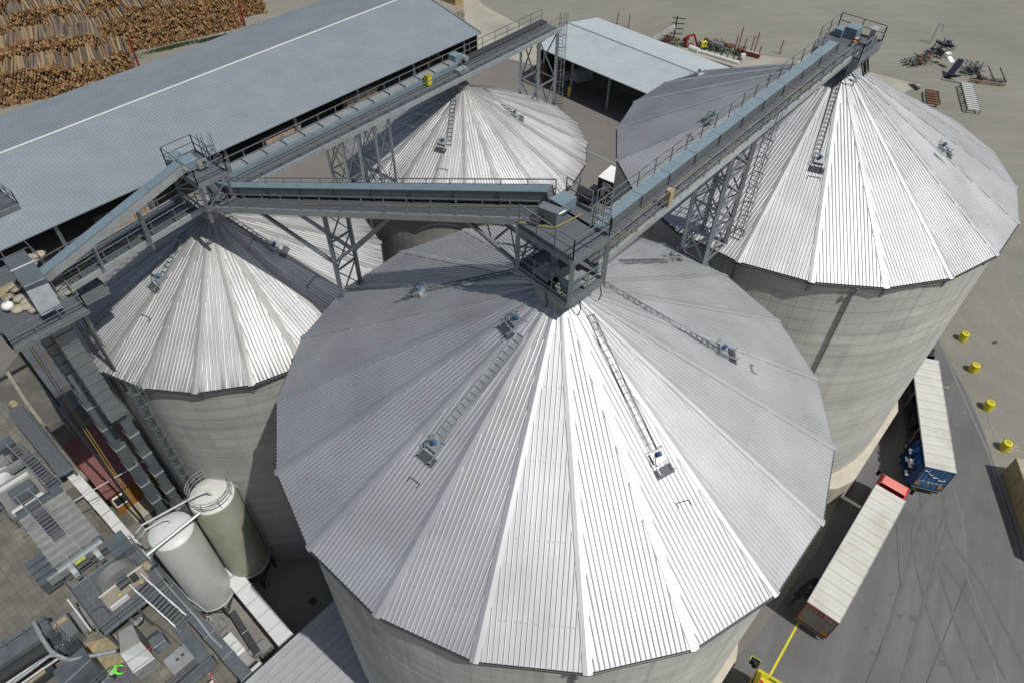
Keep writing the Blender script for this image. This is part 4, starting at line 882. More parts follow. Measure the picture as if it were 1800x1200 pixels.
# ---------------------------------------------------------------- log stacks
logs = []
def pile(o, ang, n, rows, axis_len, r, slope=0, jit=.25, seed=1, tilt=0, taper=0):
    rr = random.Random(seed); u = V((cos(ang), sin(ang), 0)); v = V((-u.y, u.x, 0)); o = V(o); out = []
    for k in range(rows):
        for i in range(n):
            rr_ = r * rr.choice([rr.uniform(.55, .8), rr.uniform(.8, 1.1), rr.uniform(.9, 1.1)]); x = -(i + (.5 if k % 2 else 0)) * r * 2.03 - r
            hfac = 1 + .12 * sin(i * .21 + seed) + .06 * sin(i * .7)
            if k > rows * hfac * (1 - taper * i / n) - 1: continue
            z = r + k * r * 1.74; off = rr.uniform(-jit, jit); l = axis_len * rr.uniform(.93, 1.04)
            d = (v + u * rr.uniform(-.05, .05) + UP * rr.uniform(-.02, .02)).normalized(); p = o + u * (x + rr.uniform(-.04, .04)) + UP * (z + rr.uniform(-.04, .04)) + v * off
            if k >= rows - 1: d = (v + u * rr.uniform(-.09, .09) + UP * rr.uniform(-.03, .03)).normalized()
            out.append((p, d, l, rr_, rr.randrange(5), rr.randrange(4)))
    return out
pa_ = pile((-61.0, 109.2, 0), radians(28), 44, 11, 5.2, .27, seed=2)
pb_ = pile((-66.5, 112.3, 0), radians(28), 38, 14, 5.2, .29, seed=5)
pc2 = pile((-49.9, 129.4, 0), radians(33), 100, 21, 5.0, .215, seed=7, taper=.35)
pd_ = pile((-47.0, 136.0, 0), radians(33), 120, 23, 5.0, .21, seed=9, taper=.0)
pe_ = pile((-78, 122, 0), radians(33), 60, 22, 5.0, .25, seed=11)
pf_ = pile((-52, 143, 0), radians(33), 110, 24, 5.0, .24, seed=13)
def log_mb(b, p, d, l, r, bk, sw, n=9):
    q = p + d * l; u = UP.cross(d).normalized(); z = d.cross(u); k = len(b.v)
    for i in range(n):
        o = u * cos(2 * pi * i / n) + z * sin(2 * pi * i / n); b.v += [tuple(p + o * r), tuple(q + o * r * .9)]
    for i in range(n):
        j = (i + 1) % n; b.f.append((k + 2 * i, k + 2 * i + 1, k + 2 * j + 1, k + 2 * j)); b.mi.append(bk)
    b.f.append(tuple(k + 2 * i for i in range(n))); b.mi.append(5 + sw); b.f.append(tuple(k + 2 * i + 1 for i in reversed(range(n)))); b.mi.append(5 + sw)
LM = ['bark_%d' % i for i in range(5)] + ['sawn_%d' % i for i in range(4)]
def seen(p): 
    q = p - V((0, 0, H)); X = q.dot(_rt); Y = q.dot(_up); Z = q.dot(_fw); x = FPX * X / Z; y = -FPX * Y / Z
    return 900 + _c * x - _s * y, 600 + _s * x + _c * y
def over_roof(px, py): return py > 208 - px * (208 - 45) / 440 + 2
cand = []; rest = []
for lst, lab, grp in ((pa_, 'round log with a large sawn end in the nearest low log stack', 'logs in the nearest stack'), (pb_, 'thick log lying in the tall stack behind the nearest one', 'logs in the thick stack'), (pc2, 'thin round log in the long rear log stack', 'logs in the long rear stack'), (pd_, '', ''), (pe_, '', ''), (pf_, '', '')):
    for g in lst:
        x, y = seen(g[0]); x2, y2 = seen(g[0] + g[1] * g[2])
        vis = (-10 < x < 1810 and -10 < y and not over_roof(x, y)) or (-10 < x2 < 1810 and -10 < y2 and not over_roof(x2, y2))
        if lab and vis: cand.append((g, lab, grp))
        else: rest.append(g)
def expo(c):
    g = c[0]; return (g[0] - V((0, 0, H))).length / g[3]
cand.sort(key=expo)
for i, (g, lab, grp) in enumerate(cand):
    if i < 300:
        b = MB(); log_mb(b, *g); tag(b.build('log', LM), lab, 'log', grp)
    else: rest.append(g)
b = MB()
for g in rest: log_mb(b, *g)
tag(b.build('log_stacks', LM), 'further round logs filling the rear stacks', 'logs', kind='stuff')
for k, (p, h, lab) in enumerate((((-60.6, 109.3), 4.9, 'rusty upright stake at the right end of the nearest log stack'), ((-49.5, 129.7), 8.2, 'tall rusty upright stake at the right end of the rear log stack'))):
    b = MB(); d = V((cos(radians(118)), sin(radians(118)), 0))
    for f in (.3, 4.4): b.beam(V((*p, 0)) + d * f, V((*p, h)) + d * f, .22)
    b.beam(V((*p, .3)) + d * .3, V((*p, .3)) + d * 4.4, .2); tag(b.build('stack_stake', 'red_dark'), lab, 'stake')

# ---------------------------------------------------------------- vehicles
def text_mesh(body, size, m, parent, o, x, y, name='lettering', thick=.004, bold=0.0):
    c = bpy.data.curves.new(name, 'FONT'); c.body = body; c.size = size; c.extrude = thick; c.offset = bold; ob = bpy.data.objects.new(name, c); COL.objects.link(ob)
    dg = bpy.context.evaluated_depsgraph_get(); me = bpy.data.meshes.new_from_object(ob.evaluated_get(dg)); bpy.data.objects.remove(ob)
    me.materials.clear(); me.materials.append(MAT[m]); ob = bpy.data.objects.new(name, me); COL.objects.link(ob); ob.parent = parent
    x = V(x).normalized(); y = V(y).normalized(); z = x.cross(y); o = V(o) - origin_of(parent)
    M_ = Matrix((x, y, z)).transposed().to_4x4(); M_.translation = o; ob.matrix_local = M_
    return ob
class Fr:
    def __init__(s, o, ang): s.o = V(o); s.x = V((cos(ang), sin(ang), 0)); s.y = V((-s.x.y, s.x.x, 0))
    def p(s, x, y, z): return s.o + s.x * x + s.y * y + UP * z
    def box(s, b, x0, x1, y0, y1, z0, z1): return b.hexa([s.p(x0, y0, z0), s.p(x1, y0, z0), s.p(x1, y1, z0), s.p(x0, y1, z0), s.p(x0, y0, z1), s.p(x1, y0, z1), s.p(x1, y1, z1), s.p(x0, y1, z1)])
def wheel(F, x, y, root, r=.5, wd=.32):
    b = MB(); c = F.p(x, y, r); b.tube(c - F.y * wd / 2, c + F.y * wd / 2, r, 22); t = b.build('wheel', 'tyre', root)
    b = MB(); b.tube(c - F.y * (wd / 2 + .01), c + F.y * (wd / 2 + .01), r * .52, 14); b.build('rim', 'galvanised_light', t)
def trailer(F, root, door_m, frame_m, sidem, open_y=None):
    """box trailer: x 0..13.6 forward, y to the left"""
    h = 1.25; b = MB(); F.box(b, .05, 13.5, -1.25, 1.25, 1.05, 1.2); b.build('loading_floor', 'dark_steel', root)
    b = MB(); 
    for y in (-.45, .45): F.box(b, .3, 13.2, y - .06, y + .06, .75, 1.05)
    F.box(b, .05, .15, -1.2, 1.2, .45, .6); b.build('chassis', 'dark_steel', root)
    b = MB(); n = 26; rr = random.Random(3)
    for i in range(n):     # roof tarpaulin sagging a little between its bows
        x0 = i * 13.6 / n; x1 = (i + 1) * 13.6 / n; z0 = 4.0 - (.035 if i % 2 else 0); z1 = 4.0 - (0 if i % 2 else .035)
        b.face(F.p(x0, -h, z0), F.p(x1, -h, z1), F.p(x1, h, z1), F.p(x0, h, z0))
    b.build('roof_tarp', 'tarp_white', root); b = MB()
    for i in range(1, 26): F.box(b, i * 13.6 / 26 - .012, i * 13.6 / 26 + .012, -1.22, 1.22, 4.0, 4.008)
    b.build('roof_bows', 'tarp_seam', root)
    b = MB()
    for y in (-1, 1): F.box(b, 0, 13.6, y * 1.27 - .03, y * 1.27 + .03, 3.84, 4.0)
    F.box(b, 0, .06, -1.27, 1.27, 3.84, 3.99); F.box(b, 13.54, 13.6, -1.27, 1.27, 3.84, 3.99)
    b.build('roof_rail', 'galvanised_light', root)
    b = MB()
    for x in (.06, 4.5, 9.0, 13.5):
        for y in (-1, 1): F.box(b, x - .05, x + .05, y * 1.22 - .05, y * 1.22 + .05, 1.2, 3.85)
    b.build('roof_posts', 'galvanised_steel', root)
    b = MB(); F.box(b, 13.48, 13.58, -1.24, 1.24, 1.2, 3.84); b.build('front_wall', sidem, root)
    b = MB(); F.box(b, .0, .06, -1.22, 1.22, 1.12, 3.84); d = b.build('rear_doors', door_m, root)
    b = MB()
    for y in (-1.22, 1.22): F.box(b, -.03, .08, y - .04, y + .04, 1.05, 3.9)
    F.box(b, -.03, .08, -1.25, 1.25, 1.0, 1.1); F.box(b, -.03, .08, -1.25, 1.25, 3.82, 3.92); b.build('door_frame', frame_m, root)
    b = MB()
    for y in (-.75, -.35, .35, .75): b.tube(F.p(-.04, y, 1.15), F.p(-.04, y, 3.8), .018, 6)
    F.box(b, -.01, .0, -.012, .012, 1.12, 3.82); b.build('door_bars', 'galvanised_light', d)
    b = MB(); F.box(b, -.02, .25, -1.2, 1.2, .78, .86); b.build('bumper', 'galvanised_light', root)
    for y in (-.95, .95):
        b = MB(); F.box(b, -.05, -.01, y - .18, y + .18, 1.25, 1.6); b.build('rear_lamp_plate', 'orange_lamp', root)
    for x in (2.2, 3.5, 4.8):
        for y in (-1.0, 1.0): wheel(F, x, y, root)
    # closed curtain on the right, opened and bunched on the left
    b = MB(); N_ = 60
    for i in range(N_):
        x0 = .1 + i * 13.4 / N_; x1 = .1 + (i + 1) * 13.4 / N_; k0 = -1.26 + .02 * sin(i * 2.1); k1 = -1.26 + .02 * sin((i + 1) * 2.1)
        b.face(F.p(x0, k0, 1.0), F.p(x1, k1, 1.0), F.p(x1, k1, 3.84), F.p(x0, k0, 3.84))
    b.build('side_curtain', sidem, root)
    return d
def bunch(F, root, x0, x1, m, name='bunched_curtain', out=.55, zb=1.0, folds=16, seed=2, extra=None):
    rr = random.Random(seed); b = MB(); zs = [zb, 1.7, 2.5, 3.2, 3.84]; pts = []
    for i in range(folds * 2 + 1):
        x = x0 + (x1 - x0) * i / (folds * 2); o = 1.26 + (out * rr.uniform(.55, 1.0) if i % 2 else .03)
        pts.append([F.p(x + rr.uniform(-.05, .05), 1.26 + (o - 1.26) * (1 - .55 * (k / 4)), z) for k, z in enumerate(zs)])
    for a_, c_ in zip(pts, pts[1:]):
        for k in range(4): b.face(a_[k], c_[k], c_[k + 1], a_[k + 1])
    return b.build(name, m, root)
# red truck and its trailer
rl, fl, fr_, rr2 = W(1419, 1057, 4), W(1541, 851, 4), W(1592, 879, 4), W(1476, 1094, 4)
ax = ((fl - rl) + (fr_ - rr2)).normalized(); oc = (rl + rr2) / 2; F1 = Fr((oc.x, oc.y, 0), atan2(ax.y, ax.x))
t = thing('articulated_truck', F1.o, 'red truck whose dirty cream trailer roof points up between the large silos', 'truck', 'trucks beside the right silo')
d = trailer(F1, t, 'trailer_grey', 'red_dark', 'trailer_grey')
text_mesh('KAFER', .46, 'text_red', d, F1.p(-.012, 1.02, 3.25), -F1.y, UP, bold=.012)
text_mesh('logistik', .22, 'text_red', d, F1.p(-.012, -.35, 3.0), -F1.y, UP)
b = MB()
for z, y0, y1 in ((3.12, -1.1, 1.1), (1.62, -.9, 1.1), (3.62, -1.1, 1.0)): F1.box(b, -.012, -.006, y0, y1, z, z + .035)
for r_ in range(3):
    for k in range(4): F1.box(b, -.012, -.006, -.75 + k * .2, -.62 + k * .2, 2.0 + r_ * .22, 2.08 + r_ * .22)
b.build('lettering', 'text_red', d)
b = MB(); 
for x in range(7): F1.box(b, .9 + x * 1.75, 2.3 + x * 1.75, -1.0, 1.0, 1.2, 2.1 + .4 * (x % 2))
b.build('load', 'black_rubber', t)
bunch(F1, t, .1, 2.4, 'dark_steel', out=1.0, seed=5); bunch(F1, t, .3, 1.6, 'galvanised_steel', 'strap_bundle', out=.9, folds=6, seed=8)
def cab(F, x0, root, m, m2, roof=3.75, flat=False):
    """tractor cab: x0 = rear of cab"""
    b = MB(); xs = x0
    prof = [(0, .95), (0, 3.1), (.25, 3.35), (1.3, 3.35), (2.05, 2.9), (2.3, 2.0), (2.35, .95)]
    for y0, y1 in ((-1.22, 1.22),):
        L_ = [F.p(xs + x, y0 * (.96 if z > 3 else 1), z) for x, z in prof]; R_2 = [F.p(xs + x, y1 * (.96 if z > 3 else 1), z) for x, z in prof]
        for i in range(len(prof)): j = (i + 1) % len(prof); b.face(L_[i], L_[j], R_2[j], R_2[i])
        b.face(*reversed(L_)); b.face(*R_2)
    body = b.build('cab_body', m, root)
    b = MB(); F.box(b, xs + 2.02, xs + 2.06, -1.05, 1.05, 2.1, 2.8); o = b.build('windscreen', 'glass_dark', body)
    b = MB()
    for y in (-1.235, 1.235): F.box(b, xs + .9, xs + 1.9, y - .01, y + .01, 2.0, 2.75)
    b.build('side_window', 'glass_dark', body)
    # roof air deflector
    b = MB(); A = [F.p(xs + .1, -1.05, 3.3), F.p(xs + .1, 1.05, 3.3), F.p(xs + .15, 1.0, 3.95), F.p(xs + .15, -1.0, 3.95), F.p(xs + 1.1, -.95, 3.95), F.p(xs + 1.1, .95, 3.95), F.p(xs + 1.75, -1.05, 3.25), F.p(xs + 1.75, 1.05, 3.25)]
    b.face(A[3], A[4], A[5], A[2]); b.face(A[4], A[6], A[7], A[5]); b.face(A[0], A[6], A[4], A[3]); b.face(A[1], A[2], A[5], A[7]); b.build('roof_spoiler', m2, root)
    b = MB(); F.box(b, xs + 1.15, xs + 1.45, -.45, .45, 3.62, 3.68); b.build('roof_hatch', 'glass_dark', root)
    for q in (-1, 1):
        b = MB(); b.beam(F.p(xs + 2.0, q * 1.2, 2.9), F.p(xs + 2.25, q * 1.5, 2.9), .05); F.box(b, xs + 2.15, xs + 2.35, q * 1.5 - .14, q * 1.5 + .14, 2.2, 2.95); b.build('mirror', 'black_rubber', root)
        b = MB(); F.box(b, xs + 2.33, xs + 2.38, q * .95 - .18, q * .95 + .18, 1.0, 1.25); b.build('headlight', 'plastic_white', root)
    for x in (xs + 1.35, xs - 2.2):
        for y in (-1.02, 1.02): wheel(F, x, y, root)
    b = MB(); F.box(b, xs - 3.0, xs + 1.9, -.5, .5, .55, .9); b.build('tractor_frame', 'dark_steel', root)
cab(F1, 13.95, t, 'red_paint', 'red_pale')
# blue trailer truck beyond
rl, fl, fr_, rr2 = W(1627, 819, 4), W(1604, 650, 4), W(1650, 632, 4), W(1682, 831, 4)
ax = (fr_ - rr2).normalized(); oc = (rl + rr2) / 2; F2 = Fr((oc.x, oc.y, 0), atan2(ax.y, ax.x))
t = thing('articulated_truck', F2.o, 'truck with the blue rear doors and clean pale trailer roof against the right silo', 'truck', 'trucks beside the right silo')
d = trailer(F2, t, 'blue_tarp', 'blue_tarp', 'blue_tarp'); d.data.materials.clear(); d.data.materials.append(MAT['blue_tarp'])
mat('blue_door', (.03, .16, .36), .45, 0, .06, 1.); d.data.materials.clear(); d.data.materials.append(MAT['blue_door'])
text_mesh('WILLE', .33, 'plastic_white', d, F2.p(-.012, 1.0, 1.78), -F2.y, UP, bold=.006); text_mesh('BOHM', .30, 'plastic_white', d, F2.p(-.012, -.05, 1.78), -F2.y, UP, bold=.004)
b = MB(); zz = [(1.05, 3.45), (.75, 3.4), (.55, 3.05), (.3, 3.0), (.1, 2.7), (-.25, 2.78), (-.45, 2.45), (-.95, 2.6)]
for (y0, z0), (y1, z1) in zip(zz, zz[1:]): b.beam(F2.p(-.01, y0, z0), F2.p(-.01, y1, z1), .02, .09, up=F2.x)
b.build('emblem_line', 'plastic_white', d); b = MB()
for r_ in range(5):
    for k in range(5 - r_ // 2):
        y = .45 - k * .3 + (.1 if r_ % 2 else 0); z = 3.6 - r_ * .22 - k * .05; b.face(*[F2.p(-.009, y + .1 * cos(a_), z + .06 * sin(a_)) for a_ in [i * pi / 4 for i in range(8)]])
b.build('emblem_spots', 'navy_steel', d)
b = MB()
for y in (-1.12, 1.12): F2.box(b, -.015, -.008, y - .015, y + .015, 1.15, 3.78)
b.build('door_trim', 'yellow_hose', d)
b = MB(); 
for x in range(7): F2.box(b, .9 + x * 1.75, 2.3 + x * 1.75, -1.0, 1.0, 1.2, 2.0 + .5 * (x % 2))
b.build('load', 'black_rubber', t)
bunch(F2, t, .1, 3.0, 'blue_tarp', out=1.0, seed=4, folds=12)
b = MB(); rr = random.Random(4)
for x, z in ((.9, 2.6), (1.1, 2.9), (1.8, 2.2), (.5, 1.9), (2.2, 2.9)): b.box(F2.p(x, 1.26 + .82 * (1 - .14 * z), z), F2.x, F2.y, (0, .2, 1), .5, .5, .12)
b.build('curtain_print', 'plastic_white', t)
cab(F2, 13.95, t, 'navy_steel', 'navy_steel')
# yellow truck, only its cab in the picture
p0, p1 = W(1338, 1166, 3.4), W(1395, 1200, 3.4); axy = (p1 - p0).normalized(); fw_ = V((-axy.y, axy.x, 0)); fw_ = V((fw_.x, fw_.y, 0))
cxy = p0 + axy * 1.22; F3 = Fr((cxy.x - fw_.x * 2.2, cxy.y - fw_.y * 2.2, 0), atan2(fw_.y, fw_.x))
t = thing('truck_tractor', F3.o, 'bright yellow truck cab entering at the bottom edge', 'truck')
cab(F3, 0, t, 'yellow_paint', 'yellow_paint')
b = MB(); F3.box(b, .5, .9, .7, .95, 3.955, 3.965); b.build('emblem', 'text_red', t); b = MB(); F3.box(b, 2.3, 2.6, 1.25, 1.9, 2.2, 2.9); b.build('large_mirror', 'glass_dark', t)
b = MB(); 
for a_, c_ in (((1.22), (1.95)),):
    for z in (2.95,): b.beam(F3.p(2.6, 1.22, z), F3.p(2.6, 1.95, z), .04); b.beam(F3.p(2.25, 1.95, z), F3.p(2.6, 1.95, z), .04)
b.build('mirror_bar', 'yellow_paint', t)
# container with a letter, in the yard between the silos
cq = [W(1052, 311, 3.9), W(1069, 294, 3.9), W(1083, 299, 3.9), W(1079, 322, 3.9)]
axc = (cq[3] - cq[0]).normalized(); F4 = Fr((cq[0].x, cq[0].y, 0), atan2(axc.y, axc.x)); wc = (cq[3] - cq[0]).length
t = thing('box_trailer', F4.o, 'white roofed dark box trailer marked with a large letter F in the yard', 'trailer')
b = MB(); F4.box(b, 0, wc, 0, 3.2, .9, 3.8); bd = b.build('box_body', 'navy_steel', t); b = MB(); F4.box(b, -.03, wc + .03, -.03, 3.23, 3.8, 3.92); b.build('roof', 'plastic_white', t)
text_mesh('F', 3.0, 'white_dirty', bd, F4.p(wc - 1.75, -.012, 1.35), F4.x, UP, bold=.06)
b = MB(); F4.box(b, 0, wc, .1, 3.0, .6, .9); b.build('chassis', 'dark_steel', t)
for x in (.5, wc - .5): wheel(F4, x, .3, t, .45)
t = thing('car', W(1025, 343, 0), 'dark blue car roof partly hidden behind the platform ladder', 'car'); Fc = Fr(W(1012, 345, 0), atan2(axc.y, axc.x))
b = MB(); Fc.box(b, -.4, 3.4, -.9, .9, .35, .95); b.build('body', 'navy_steel', t, bevel=.08); b = MB(); Fc.box(b, .4, 2.6, -.8, .8, .95, 1.45); b.build('cabin', 'glass_dark', t, bevel=.1)
for x in (.3, 2.8):
    for y in (-.85, .85): wheel(Fc, x, y, t, .32, .2)
# ---------------------------------------------------------------- yellow weights and chain
bp = [((1691, 597), 'yellow weight with a lifting loop, farthest up the road edge'), ((1709, 651), 'yellow weight with a lifting loop, second down the road edge'), ((1734, 717), 'yellow weight with a rusty lifting loop where the chain starts'), ((1764, 788), 'yellow weight nearest the wooden crates, at the lower end of the chain')]
proto = None; weights = []
for q, lab in bp:
    p = W(*q, 0)
    if proto is None:
        r = thing('bollard_weight', p, lab, 'weight', 'yellow weights along the road edge')
        b = MB(); b.lathe(p, [(.01, 0), (.44, 0), (.47, .05), (.44, .9), (.40, .96), (.01, .98)], 28); b.build('drum', 'yellow_paint', r)
        b = MB(); b.lathe(p + UP * .9, [(.45, 0), (.46, .02), (.45, .04)], 28); b.build('rim_seam', 'rust', r)
        b = MB(); u = V((.35, -.9, 0)).normalized(); b.path([p + UP * .97 + u * -.14, p + UP * 1.12 + u * -.14, p + UP * 1.14 + u * .14, p + UP * .97 + u * .16], .03, 6); b.build('lifting_loop', 'yellow_hose', r); proto = r
    else: r = copy_tree(proto); r.location = p; r['label'] = lab
    weights.append(p)
b = MB(); a_, c_ = weights[2], weights[3]
for i in range(34):
    f = i / 33; p = a_.lerp(c_, .12 + f * .78) + V((-.35 * sin(f * pi), -.1, .03)); b.lathe(p, [(.025, 0), (.05, .02), (.025, .04)], 6)
tag(b.build('chain', 'white_dirty'), 'pale plastic chain lying between two yellow weights', 'chain')
t = thing('board_scrap', W(1780, 790, 0), 'two short pale boards on the gravel beside the lowest weight', 'boards'); b = MB(); b.beam(W(1768, 792, .05), W(1790, 783, .05), .12, .04); b.build('board', 'plank_pale', t); b = MB(); b.beam(W(1772, 795, .05), W(1792, 789, .05), .1, .04); b.build('board', 'plank_pale', t)
b = MB(); b.beam(W(1745, 603, .04), W(1752, 601, .04), .22, .08); tag(b.build('debris', 'dark_steel'), 'small black block lying on the gravel', 'debris')
# wooden crate row at the right edge
cr0, cr1 = W(1768, 812, 0), W(1786, 803, 2.6)
pA = W(1786, 803, 2.6); pB = W(1800, 842, 2.6); dC = (pB - pA).normalized(); nC = V((-dC.y, dC.x, 0))
if nC.x > 0: nC = -nC
for k in range(5):
    for lv in range(2):
        r = thing('large_crate', pA + dC * (k * 1.9 + .9) + UP * (lv * 1.3 - 2.6), 'large pale wooden crate with dark bands in the right edge row', 'crate', 'wooden crates at the right edge')
        b = MB(); c = pA + dC * (k * 1.9 + .93) - nC * .0 + UP * (lv * 1.3 - 2.6 + .65); c = c - nC * .9
        b.box(c, dC, nC, UP, 1.84, 1.8, 1.24); b.build('crate_body', 'timber_box', r, bevel=.02)
        b = MB()
        for f in (-.8, 0, .8): b.box(c + dC * f, dC, nC, UP, .07, 1.83, 1.27)
        b.build('bands', 'crate_wood', r)
        b = MB(); b.box(c + UP * .625, dC, nC, UP, 1.78, 1.74, .02); b.build('lid', 'plank_pale', r)

# ---------------------------------------------------------------- scrap machinery on the gravel
def scrap(name, label, pts, m, n, w_, hgt, seed, cat='machinery', m2=None, box_n=4, ground_px=True):
    rr = random.Random(seed); c = W(*pts[0], 0); r = thing(name, c, label, cat); b = MB(); P_ = [W(x, y, 0) for x, y in pts]
    for i in range(n):
        f = rr.random() * (len(P_) - 1); k = min(int(f), len(P_) - 2) if len(P_) > 1 else 0; p = P_[k].lerp(P_[min(k + 1, len(P_) - 1)], f - k)
        d = (P_[-1] - P_[0]).normalized() if len(P_) > 1 else V((1, 0, 0)); s_ = V((-d.y, d.x, 0)); p = p + s_ * rr.uniform(-w_, w_) + UP * rr.uniform(.1, hgt)
        v = rr.choice([d, s_, UP]); l = rr.uniform(.5, 2.0) if v is not UP else rr.uniform(.4, hgt); b.beam(p - v * l / 2, V((p.x + v.x * l / 2, p.y + v.y * l / 2, max(.05, p.z + v.z * l / 2))), rr.uniform(.05, .12))
    b.build('frame_bars', m, r); b = MB()
    for i in range(box_n):
        f = rr.random() * (len(P_) - 1); k = min(int(f), max(0, len(P_) - 2)); p = P_[k].lerp(P_[min(k + 1, len(P_) - 1)], f - k); b.box(p + UP * rr.uniform(.3, hgt) + V((rr.uniform(-w_, w_) * .6, rr.uniform(-w_, w_) * .6, 0)), (cos(seed), sin(seed), .1 * rr.uniform(-1, 1)), (-sin(seed), cos(seed), 0), UP, rr.uniform(.5, 1.3), rr.uniform(.4, .8), rr.uniform(.15, .5))
    if box_n: b.build('housings', m2 or m, r)
    return r
scrap('scrap_welded_frames', 'low dark welded frames, leftmost of the scrap on the gravel', [(1592, 118), (1630, 108)], 'dark_steel', 60, 1.6, 1.0, 1, m2='rust', box_n=5)
r = scrap('scrap_machine', 'tall scrap machine with upright bracket and white panel on the gravel', [(1640, 100), (1662, 95)], 'dark_steel', 46, 1.4, 2.4, 2, m2='navy_steel', box_n=9)
b = MB(); p = W(1634, 78, 0); b.beam(p, p + V((.4, .3, 3.6)), .16); b.beam(p + V((.4, .3, 3.6)), p + V((1.2, .3, 3.4)), .14); b.beam(p + V((1.2, .3, 3.4)), p + V((1.2, .2, 2.2)), .18); b.build('bracket', 'galvanised_light', r)
b = MB(); p = W(1667, 94, 2); b.box(p, (1, .4, 0), (-.4, 1, 0), UP, 1.0, .7, .12); b.box(p + UP * -.6 + V((.3, -1, 0)), (1, .4, 0), (-.4, 1, .5), UP, .9, 1.2, .08); b.build('white_panel', 'plastic_white', r)
r = thing('conveyor_ramp', W(1680, 140, 0), 'black upright ribbed ramp standing on the gravel', 'machinery'); a_, c_ = W(1665, 138, .1), W(1687, 122, 2.8); b = MB(); b.beam(a_, W(1690, 105, 2.6), 1.0, .25); b.build('ramp', 'navy_steel', r); b = MB()
for i in range(7): p = W(1658 + i * 2.2, 134 - i * .5, .3 + i * .1); b.beam(p, p + V((1.6, -.6, .1)), .12)
b.build('ribs', 'dark_steel', r); b = MB(); b.beam(W(1655, 139, .15), W(1690, 146, .15), .25, .2); b.build('pale_beam', 'galvanised_light', r)
scrap('scrap_machine', 'tangled grey scrap machine beside the black ramp', [(1694, 120), (1712, 135)], 'galvanised_steel', 50, 1.4, 1.8, 6, m2='navy_steel', box_n=6)
r = scrap('scrap_welded_frames', 'rusty yellow beam frame at the right end of the scrap', [(1712, 142), (1762, 148)], 'dark_steel', 34, .6, .7, 8, m2='rust', box_n=2)
b = MB(); b.beam(W(1706, 141, .4), W(1768, 149, .4), .25, .25); b.build('long_beam', 'fascia_wood', r); b = MB()
for x0, y0, x1, y1 in ((1714, 115, 1728, 141), (1738, 117, 1749, 145), (1758, 119, 1769, 145)): b.beam(W(x0, y0, 1.6), W(x1, y1, .5), .14)
b.build('raking_bars', 'dark_steel', r)
r = thing('roller_table', W(1700, 170, 0), 'pale roller conveyor section with many white rollers on the gravel', 'roller conveyor'); a_, c_ = W(1700, 148, .8), W(1712, 192, .8); d = c_ - a_; s_ = V((d.y, -d.x, 0)).normalized(); b = MB()
for i in range(13): p = a_ + d * (i / 12); b.tube(p - s_ * .9, p + s_ * .9, .13, 8)
b.build('rollers', 'white_metal', r)
for q in (-1, 1):
    b = MB(); b.beam(a_ + s_ * .95 * q - UP * .1, c_ + s_ * .95 * q - UP * .1, .1, .25)
    for i in range(4): p = a_ + d * (i / 3) + s_ * .95 * q; b.beam(p - UP * .75, p, .1)
    b.build('side_frame', 'dark_steel', r)
r = thing('roller_set', W(1638, 172, 0), 'short stack of dark rusty rollers beside the right silo rim', 'rollers'); a_, c_ = W(1638, 160, .6), W(1641, 182, .6); d = c_ - a_; s_ = V((d.y, -d.x, 0)).normalized(); b = MB()
for i in range(6): p = a_ + d * (i / 5); b.tube(p - s_ * .9, p + s_ * .9, .16, 8)
b.build('rollers', 'rust', r); b = MB()
for q in (-1, 1): b.beam(a_ + s_ * .95 * q, c_ + s_ * .95 * q, .1, .3)
b.build('side_frame', 'dark_steel', r)
r = thing('machine_part', W(1607, 153, 0), 'small dark machine part lying just behind the right silo rim', 'machinery'); b = MB()
for i in range(3): p = W(1603 + i * 4, 150 + i * 3, .3); b.tube(p, p + V((.5, .2, 0)), .22, 10)
b.build('rollers', 'dark_steel', r); b = MB(); b.beam(W(1598, 147, .2), W(1614, 158, .2), .15); b.build('bar', 'dark_steel', r)
# machinery row behind the pale shed
r = thing('pipe_rack', W(1250, 90, 0), 'long white pipe held by green clamps behind the pale shed', 'pipe'); b = MB(); b.tube(W(1222, 88, 1), W(1300, 112, 1), .32, 14); b.tube(W(1212, 84, 1.1), W(1228, 90, 1.1), .5, 14); b.build('pipe', 'white_metal', r); b = MB()
for i in range(7): p = W(1230 + i * 11, 90 + i * 3.3, 0); b.beam(p + V((-.7, .8, 0)), p + V((-.3, .4, 1.6)), .14); b.beam(p + V((-.3, .4, 1.6)), p + V((.5, -.8, .2)), .1)
b.build('clamps', 'green_steel', r)
scrap('scrap_row', 'row of rusty and green scrap machine parts behind the pale shed', [(1235, 82), (1310, 100)], 'green_steel', 70, 1.2, 1.3, 11, m2='rust', box_n=16)
scrap('scrap_row', 'green pipes and rusty brackets at the left of the scrap row', [(1165, 72), (1205, 82)], 'green_steel', 26, .9, 1.3, 13, m2='red_dark', box_n=4)
r = thing('cylinder_tank', W(1263, 77, 0), 'grey horizontal cylinder lying on the scrap row', 'tank'); b = MB(); b.tube(W(1248, 75, 1.2), W(1272, 81, 1.2), .42, 16); b.build('shell', 'galvanised_steel', r); b = MB(); b.tube(W(1246, 74.6, 1.2), W(1248, 75, 1.2), .46, 16); b.build('end_ring', 'dark_steel', r)
r = thing('yellow_machine', W(1236, 78, 0), 'small yellow machine block on the scrap row', 'machinery'); b = MB(); b.box(W(1237, 78, 1.2), (1, .3, 0), (-.3, 1, 0), UP, 1.0, .6, .9); b.build('housing', 'yellow_paint', r); b = MB(); b.box(W(1232, 81, .6), (1, .3, 0), (-.3, 1, 0), UP, 1.4, .8, .5); b.build('base', 'dark_steel', r)
r = thing('loading_boom', W(1168, 64, 0), 'white slanting boom with a black rack behind the pale shed', 'machinery'); b = MB(); b.beam(W(1150, 68, .6), W(1186, 47, 3.0), .7, .5); b.build('boom', 'white_dirty', r); b = MB(); p = W(1184, 68, 0); b.beam(p, p + UP * 4, .2)
